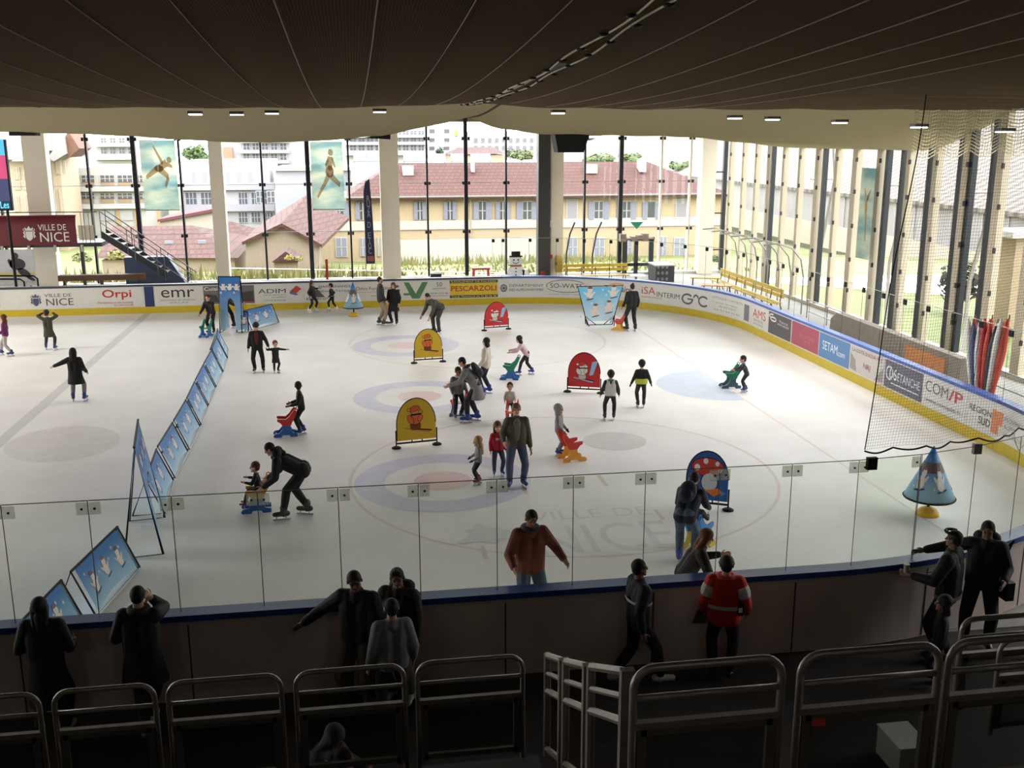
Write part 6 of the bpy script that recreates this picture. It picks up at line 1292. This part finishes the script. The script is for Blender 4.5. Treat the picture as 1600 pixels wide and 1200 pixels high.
# ---- gabled cottage with tiled roof
Yc,Yk=63,76
t=thing('cottage','small beige cottage with a red gabled roof left of the villa','house',XW(440,425,Yc))
g=[XW(x,y,Yc) for x,y in((384,436),(384,375),(440,352),(499,379),(499,436))]
MB().prism(g,(0,9,0)).build('wall',mat((200,178,156),.85),t,world=True)
k0=XW(478,305,Yk);ap=XW(440,349,Yc-.4);l0=XW(378,378,Yc-.4);r0=XW(503,382,Yc-.4);lb=XW(404,352,Yk);rb=XW(545,340,Yk)
m=MB();th=Vector((0,0,-.25));
for q in([l0,ap,k0,lb],[ap,r0,rb,k0]): m.prism(q,th)
m.build('roof',tilem((208,126,104)),t,world=True)
t=thing('shed','low red tiled shed behind the grass before the cottage','shed',XW(447,420,60));p=[XW(x,y,58) for x,y in((424,410),(446,393),(470,408))]
MB().prism(p,(0,3,0)).build('roof',tilem((196,112,100)),t,world=True);a=XW(428,410,58.2);b=XW(466,425,58.2);MB().span((a.x,58.2,b.z),(b.x,60.5,a.z)).build('wall',mat((190,160,140),.85),t,world=True)
# ---- low houses with tiled roofs behind the gantry stair
def hip(name,lab,pts,Yf,Yr,wallbox,rgb,sky=()):
    e0,e1,r1,r0=[XW(x,y,Yf if i<2 else Yr) for i,(x,y) in enumerate(pts)];t=thing(name,lab,'house',((e0.x+e1.x)/2,Yf,e0.z-1))
    D=2*(Yr-Yf);b0=Vector((e0.x,Yf+D,e0.z));b1=Vector((e1.x,Yf+D,e1.z));r0.z=r1.z=(r0.z+r1.z)/2
    MB().add([e0,e1,r1,r0,b0,b1],[(0,1,2,3),(1,5,2),(4,0,3),(5,4,3,2)]).build('roof',tilem(rgb),t,world=True)
    MB().span((e0.x+.3,Yf+.4,-5),(e1.x-.3,Yf+D-.4,min(e0.z,e1.z)-.02)).build('wall',mat((222,198,170),.85),t,world=True)
    for x0,y0,x1,y1 in sky:
        Ys=Yf+(Yr-Yf)*.45;a=XW(x0,y0,Ys);b=XW(x1,y1,Ys);n=(r0-e0).normalized();MB().box(((a.x+b.x)/2,Ys-.2,(a.z+b.z)/2),(b.x-a.x,.1,a.z-b.z)).build('skylight',mat((190,200,212),.3),t,world=True)
    return t
hip('tiled_house','wide house with red tiled roof and two skylights behind the gantry stair',[(150,404),(372,403),(300,353),(176,353)],66,74,None,(212,132,110),((258,376,271,383),(310,375,323,382)))
hip('tiled_house','small hipped tiled house behind the cream column',[(322,366),(392,370),(362,346),(350,346)],84,88,None,(212,130,108))
t=thing('dark_roof_house','pale house with a dark red sloping roof above the tiled house','house',XW(290,350,88));g=[XW(x,y,88) for x,y in((250,356),(250,343),(338,327),(338,356))]
MB().prism(g,(0,6,0)).build('wall',mat((222,210,192),.85),t,world=True);MB().prism([XW(x,y,87.6) for x,y in((246,343),(340,325),(340,330),(246,347))],(0,6.6,0)).build('roof',mat((134,72,78),.8),t,world=True)
# ---- office and apartment blocks
def rows(t,Y,xs,ys,rgb,frame,bars=1,nm='window'):
    for y0,y1 in ys:
        for x0,x1 in xs: win(t,x0,y0,x1,y1,Y,rgb,frame,None,bars,nm)
def bands(t,Y,x0,x1,ys,rgb,dep=.6,nm='balcony'):
    for y0,y1 in ys:
        a=XW(x0,y0,Y);b=XW(x1,y1,Y);MB().span((a.x,Y-dep,b.z),(b.x,Y,a.z)).build(nm,mat(rgb,.8,var=0),t,world=True)
def ran(a,b,n,f=.6): 
    w=(b-a)/n;return [(a+w*i+w*(1-f)/2,a+w*(i+1)-w*(1-f)/2) for i in range(n)]
t=block('office_building','pale lavender office block right of the pine, with three rows of shuttered windows','building',282,252,430,420,112,14,(224,222,224))
rows(t,112,ran(294,400,6,.5),[(267,285)],(190,190,204),(236,236,236),0);rows(t,112,ran(287,335,2,.75)+ran(370,430,3,.7),[(301,319),(332,347)],(110,112,122),(220,220,226),2)
bands(t,112,282,430,[(286,296),(320,329)],(210,204,212))
t=block('office_building','plain lavender-grey block behind the running athlete banner','building',430,262,560,400,106,12,(206,204,212))
bands(t,106,430,560,[(262,266)],(240,240,240),.4,'cornice');rows(t,106,ran(398,432,2,.7),[(299,316)],(120,122,130),(230,230,230),1)
t=block('apartment_building','white apartment block with cream spandrels left of the leaping athlete banner','building',110,262,232,372,104,14,(232,226,216))
rows(t,104,[(128,148),(157,179),(184,207),(212,230)],[(274,284),(302,310)],(110,110,112),(236,230,222),2);rows(t,104,[(128,148),(157,179),(184,207),(212,230)],[(285,291),(311,318)],(196,168,132),(230,222,212),0,'spandrel');rows(t,104,[(157,179),(184,207)],[(330,343)],(222,222,222),(236,230,222),0)
for x in(181,210,244): a=XW(x,328,103.8);b=XW(x+8,352,103.8);MB().span((a.x,103.8,b.z),(b.x,104,a.z)).build('pilaster',mat((226,186,130),.8),t,world=True)
bands(t,104,110,232,[(292,298),(319,325)],(240,236,228))
t=block('apartment_building','white terraced apartment block with balconies high at the upper left','building',112,212,214,262,150,14,(228,226,222))
rows(t,150,ran(155,212,4,.6),[(216,223),(231,240)],(120,120,124),(236,236,234),1);bands(t,150,150,214,[(224,229),(241,249)],(238,236,232),1.5);rows(t,150,ran(114,140,2,.6),[(222,229),(236,243)],(130,130,134),(236,236,234),0)
t=block('apartment_building','grey-white apartment grid behind the left cream column','building',330,205,480,262,160,14,(206,204,206))
rows(t,160,ran(378,450,5,.7),[(224,234),(240,250)],(112,114,120),(236,236,236),1);bands(t,160,376,452,[(235,239),(251,255),(219,223)],(236,236,236),1.2)
a=XW(347,230,159.5);b=XW(364,250,159.5);MB().span((a.x,159.5,b.z),(b.x,160,a.z)).build('orange_panel',mat((232,160,132),.8),t,world=True)
t=block('apartment_building','white apartment grid behind the tall middle column','building',538,200,668,262,160,14,(224,222,224))
rows(t,160,ran(545,598,4,.72)+ran(616,664,4,.72),[(205,210),(216,221),(227,235)],(116,118,126),(238,238,238),1);bands(t,160,538,668,[(211,215),(222,226),(236,242)],(240,240,240),1.2)
t=block('apartment_building','white tower with few windows right of the tall middle column','building',664,196,726,248,175,16,(238,236,236))
rows(t,175,[(671,679),(694,702)],[(202,208),(216,221),(229,234)],(120,112,120),(240,240,240),0)
a=XW(711,203,174.6);b=XW(716,212,174.6);MB().span((a.x,174.6,b.z),(b.x,175,a.z)).build('yellow_panel',mat((232,206,110),.8),t,world=True)
t=block('apartment_building','pinkish low block behind the solar panels','building',726,206,845,250,190,14,(228,212,208));rows(t,190,ran(738,836,9,.5),[(216,222),(228,234)],(150,150,160),(238,228,226),0)
a=XW(700,230,150);b=XW(786,242,150)
hip('tiled_house','low pinkish tiled roof behind the solar panels',[(702,242),(790,240),(770,230),(716,230)],150,155,None,(222,160,144))
t=block('apartment_building','long white apartment slab with many balcony bands at the upper right','building',912,196,1092,256,230,16,(196,194,198))
bands(t,230,912,1092,[(205+7.4*i,208+7.4*i) for i in range(6)],(244,242,242),1.8);
rows(t,230,ran(918,1088,10,.6),[(208.6+7.4*i,212+7.4*i) for i in range(5)],(130,132,140),(190,188,192),0)
t=block('apartment_building','white slab corner with dark openings beside the dark steel column','building',796,205,836,246,220,14,(222,214,212));bands(t,220,796,826,[(210,213),(219,222),(228,231)],(244,242,240),1.2);rows(t,220,ran(798,824,3,.6),[(214,218),(223,227)],(130,128,132),(220,218,216),0)
# flat roof with solar panels
t=block('flat_roofed_building','flat white building carrying the solar panels','building',548,258,796,300,96,10,(228,226,228))
for i,(x0,x1) in enumerate(((552,594),(630,666),(672,696),(704,729),(735,768))):
    a=XW(x0,240,99);b=XW(x1,251.5,98.2);lab='solar panel array %s'%('next to the running athlete banner','just right of the tall middle column','second right of the tall middle column','fourth along the flat roof','last along the flat roof, nearest the dark column')[i]
    u=thing('solar_panel',lab,'solar panel',((a.x+b.x)/2,98,b.z),0,'solar panels on the flat roof');n=4
    for k in range(n):
        xa=a.x+(b.x-a.x)*k/n;xb=a.x+(b.x-a.x)*(k+.94)/n;MB().prism([(xa,98.2,b.z),(xb,98.2,b.z),(xb,99,a.z),(xa,99,a.z)],(0,.04,-.05)).build('module',mat((148,160,196),.25,var=.05),u,world=True)
    MB().span((a.x,98.6,b.z-.6),(a.x+.1,98.8,b.z+.3)).span((b.x-.1,98.6,b.z-.6),(b.x,98.8,b.z+.3)).build('stand',mat((180,180,184),.5),u,world=True)
# station-like building at the far left
t=block('station_building','tall cream building with white gables and brown eaves behind the video screen','building',-70,250,62,420,92,22,(226,206,176))
rows(t,92,[(22,32),(36,44)],[(262,280),(284,296),(306,330)],(200,176,146),(240,226,204),1)
m=MB();m.prism([XW(x,y,91) for x,y in((-70,245),(30,250),(52,236),(20,205),(-70,205))],(0,10,0));m.build('roof',mat((214,212,212),.8),t,world=True)
m=MB();m.prism([XW(x,y,90.6) for x,y in((18,252),(34,236),(50,252))],(0,3,0));m.build('gable',mat((238,228,214),.8),t,world=True)
t=block('station_building','cream tower wing with a dark brown projecting eave','building',78,240,110,420,96,7,(228,206,174))
rows(t,96,[(86,93),(97,103)],[(250,272)],(206,180,148),(240,226,204),1);rows(t,96,[(84,90),(92,98)],[(296,330)],(214,190,160),(240,226,204),1)
MB().prism([XW(x,y,95) for x,y in((92,226),(107,205),(124,232),(108,246))],(0,5,0)).build('eave',mat((146,104,84),.8,var=.2,scale=4),t,world=True);MB().prism([XW(x,y,94.5) for x,y in((74,246),(100,214),(104,240),(84,252))],(0,4,0)).build('roof',mat((206,200,196),.8),t,world=True)
# ---- trees
def tree(px,py,r_px,rv_px,Y,lab,rgb,seed,n=900):
    rg=random.Random(seed);c=XW(px,py,Y);k=(XW(px+1,py,Y)-c).length;rx=r_px*k;rz=rv_px*k;base=gz(Y)
    t=thing('tree',lab,'tree',(c.x,c.y,base));m=MB();L_=rx*.16
    cl=[(rg.uniform(-.6,.6)*rx,rg.uniform(-.5,.5)*rx,rg.uniform(-.5,.5)*rz) for _ in range(9)]
    for i in range(n):
        q=rg.choice(cl);d=Vector((rg.gauss(0,1),rg.gauss(0,1),rg.gauss(0,1))).normalized();p=c+Vector(q)+Vector((d.x*rx*.42,d.y*rx*.42,d.z*rz*.5))*rg.uniform(.7,1.)
        u,w=basis(d+Vector((rg.uniform(-.6,.6),rg.uniform(-.6,.6),.4)));s=L_*rg.uniform(.5,1.);m.quad(p-u*s,p-w*s*.6,p+u*s,p+w*s*.6)
    m.build('crown',mat(rgb,.9,var=.3,scale=1.2),t,world=True)
    MB().cyl((c.x,c.y,base),c,rx*.09,rx*.05,n=7).build('trunk',mat((110,90,74),.9),t,world=True)
tree(306,238,24,14,132,'round olive-green pine above the office block',(104,128,72),1)
tree(815,241,20,9,140,'pale green trees left of the dark steel column',(140,150,104),2)
tree(932,248,30,9,140,'low green tree line above the villa roof left',(128,146,94),4)
tree(985,247,20,8,142,'smaller green crown above the villa roof',(132,148,98),5)
tree(1064,262,20,13,128,'umbrella-shaped pine by the corner column',(120,140,88),6)
tree(690,235,10,6,165,'small dark green tree by the white tower',(90,110,80),7,400)
tree(797,238,8,9,160,'slim dark green tree beside the pinkish block',(90,112,82),8,400)
tree(120,250,10,8,140,'grey-green shrubby tree under the terraced block',(140,146,120),9,400)
def shrub(px,py,rp,Y,lab,seed,rgb=(150,156,92)):
    rg=random.Random(seed);c=XW(px,py,Y);k=(XW(px+1,py,Y)-c).length;r=rp*k;m=MB();t=thing('shrub',lab,'shrub',(c.x,c.y,gz(Y)))
    for i in range(260):
        d=Vector((rg.gauss(0,1),rg.gauss(0,1),abs(rg.gauss(0,1)))).normalized();p=Vector((c.x,c.y,c.z-r*.4))+d*r*rg.uniform(.5,1);u,w=basis(d+Vector((rg.uniform(-1,1),rg.uniform(-1,1),0)));s=r*.2;m.quad(p-u*s,p-w*s*.6,p+u*s,p+w*s*.6)
    m.build('foliage',mat(rgb,.9,var=.3,scale=2),t,world=True)
shrub(128,402,16,58,'pale green bush outside below the gantry deck',11,(170,178,120));shrub(180,398,14,60,'yellow-green bush outside behind the gantry stair',12,(180,176,100));shrub(452,402,8,57,'small yellow-flowered bush before the cottage',13,(200,184,90));shrub(468,404,7,57,'second small bush before the cottage',14,(184,180,96));shrub(1116,405,9,60,'dark green bush by the corner column',15,(120,130,96))
# white goal-like rail outside
t=MB();p0=XW(360,419,46);p1=XW(875,428,46);t.cyl(p0,p1,.035,n=6)
for k in range(9): q=p0.lerp(p1,k/8);t.cyl(q,(q.x,q.y,gz(46)),.03,n=6)
tag(t.build('white_rail',WHT),'thin white rail running outside along the grass','rail')
# ---- hall with the big pale ribbed roof beyond the end wall
def ribm():
    m=bpy.data.materials.new('ribbed_sheet');m.use_nodes=True;nt=m.node_tree;b=nt.nodes['Principled BSDF'];b.inputs['Roughness'].default_value=.8
    tc=nt.nodes.new('ShaderNodeTexCoord');w=nt.nodes.new('ShaderNodeTexWave');w.bands_direction='Y';w.inputs['Scale'].default_value=.28;w.inputs['Distortion'].default_value=2.5;w.inputs['Detail'].default_value=2
    nt.links.new(tc.outputs['Object'],w.inputs['Vector']);r=nt.nodes.new('ShaderNodeValToRGB');r.color_ramp.elements[0].color=(*[x*.11 for x in lin((186,158,134))],1);r.color_ramp.elements[1].color=(*[x*.14 for x in lin((244,226,206))],1)
    nt.links.new(w.outputs['Fac'],r.inputs['Fac']);nt.links.new(r.outputs['Color'],b.inputs['Base Color']);return m
XB=44;t=thing('market_hall','long pale hall with a ribbed sloping roof beyond the end windows','building',(XB,25,-3))
MB().prism([(XB,-40,2.0),(XB+26,-40,13),(XB+26,-40,12.6),(XB,-40,1.7)],(0,260,0)).build('roof',ribm(),t,world=True)
MB().span((XB+.4,-40,-1.1),(XB+.7,220,1.75)).build('glazed_band',mat((176,170,168),.4,var=.15,scale=.3),t,world=True)
MB().span((XB+.2,-40,-3.3),(XB+.6,220,-1.1)).build('wall',mat((222,204,182),.85),t,world=True)
m=MB()
for k in range(40): y=-38+k*3;m.span((XB+.3,y-.06,-1.1),(XB+.45,y+.06,1.75))
m.build('mullion',mat((200,196,190),.6),t,world=True)
t=thing('kiosk','cream kiosk with a white curved canopy outside by the flags','kiosk',(30,6,-1));a=WX(1545,470,27);b=WX(1590,360,27)
MB().span((27,b.y,-1.4),(30,a.y,b.z-.3)).build('wall',mat((222,196,160),.85),t,world=True);MB().span((26.6,b.y-.3,b.z-.3),(30.2,a.y+.5,b.z-.05)).build('canopy',mat((236,232,226),.7),t,world=True)
shrub2=WX(1500,440,28)
t=thing('shrub','dark bush outside between the end window posts','shrub',shrub2);rg=random.Random(21);m=MB()
for i in range(300):
    d=Vector((rg.gauss(0,1),rg.gauss(0,1),rg.gauss(0,1))).normalized();p=shrub2+d*1.1*rg.uniform(.5,1);u,w=basis(d);m.quad(p-u*.2,p-w*.12,p+u*.2,p+w*.12)
m.build('foliage',mat((96,92,80),.9,var=.3),t,world=True)
SKY=6.5;EXPO=0.62
# ================================================================ LIGHT
w=bpy.data.worlds.new('overcast_sky');SC.world=w;w.use_nodes=True;nt=w.node_tree;bg=nt.nodes['Background']
tc=nt.nodes.new('ShaderNodeTexCoord');sp=nt.nodes.new('ShaderNodeSeparateXYZ');nt.links.new(tc.outputs['Generated'],sp.inputs[0])
r=nt.nodes.new('ShaderNodeValToRGB');r.color_ramp.elements[0].position=.0;r.color_ramp.elements[0].color=(.97,.98,1,1);r.color_ramp.elements[1].position=1;r.color_ramp.elements[1].color=(.86,.92,1,1)
nt.links.new(sp.outputs['Z'],r.inputs['Fac']);nt.links.new(r.outputs['Color'],bg.inputs['Color']);bg.inputs['Strength'].default_value=SKY
vs=SC.view_settings;vs.view_transform='Standard';vs.look='None';vs.gamma=1;vs.use_curve_mapping=False;vs.exposure=EXPO
SC.cycles.use_denoising=True
SC.cycles.max_bounces=8;SC.cycles.transparent_max_bounces=24;SC.cycles.diffuse_bounces=4;SC.cycles.glossy_bounces=3
SC.cycles.sample_clamp_indirect=6;SC.cycles.caustics_reflective=False;SC.cycles.caustics_refractive=False
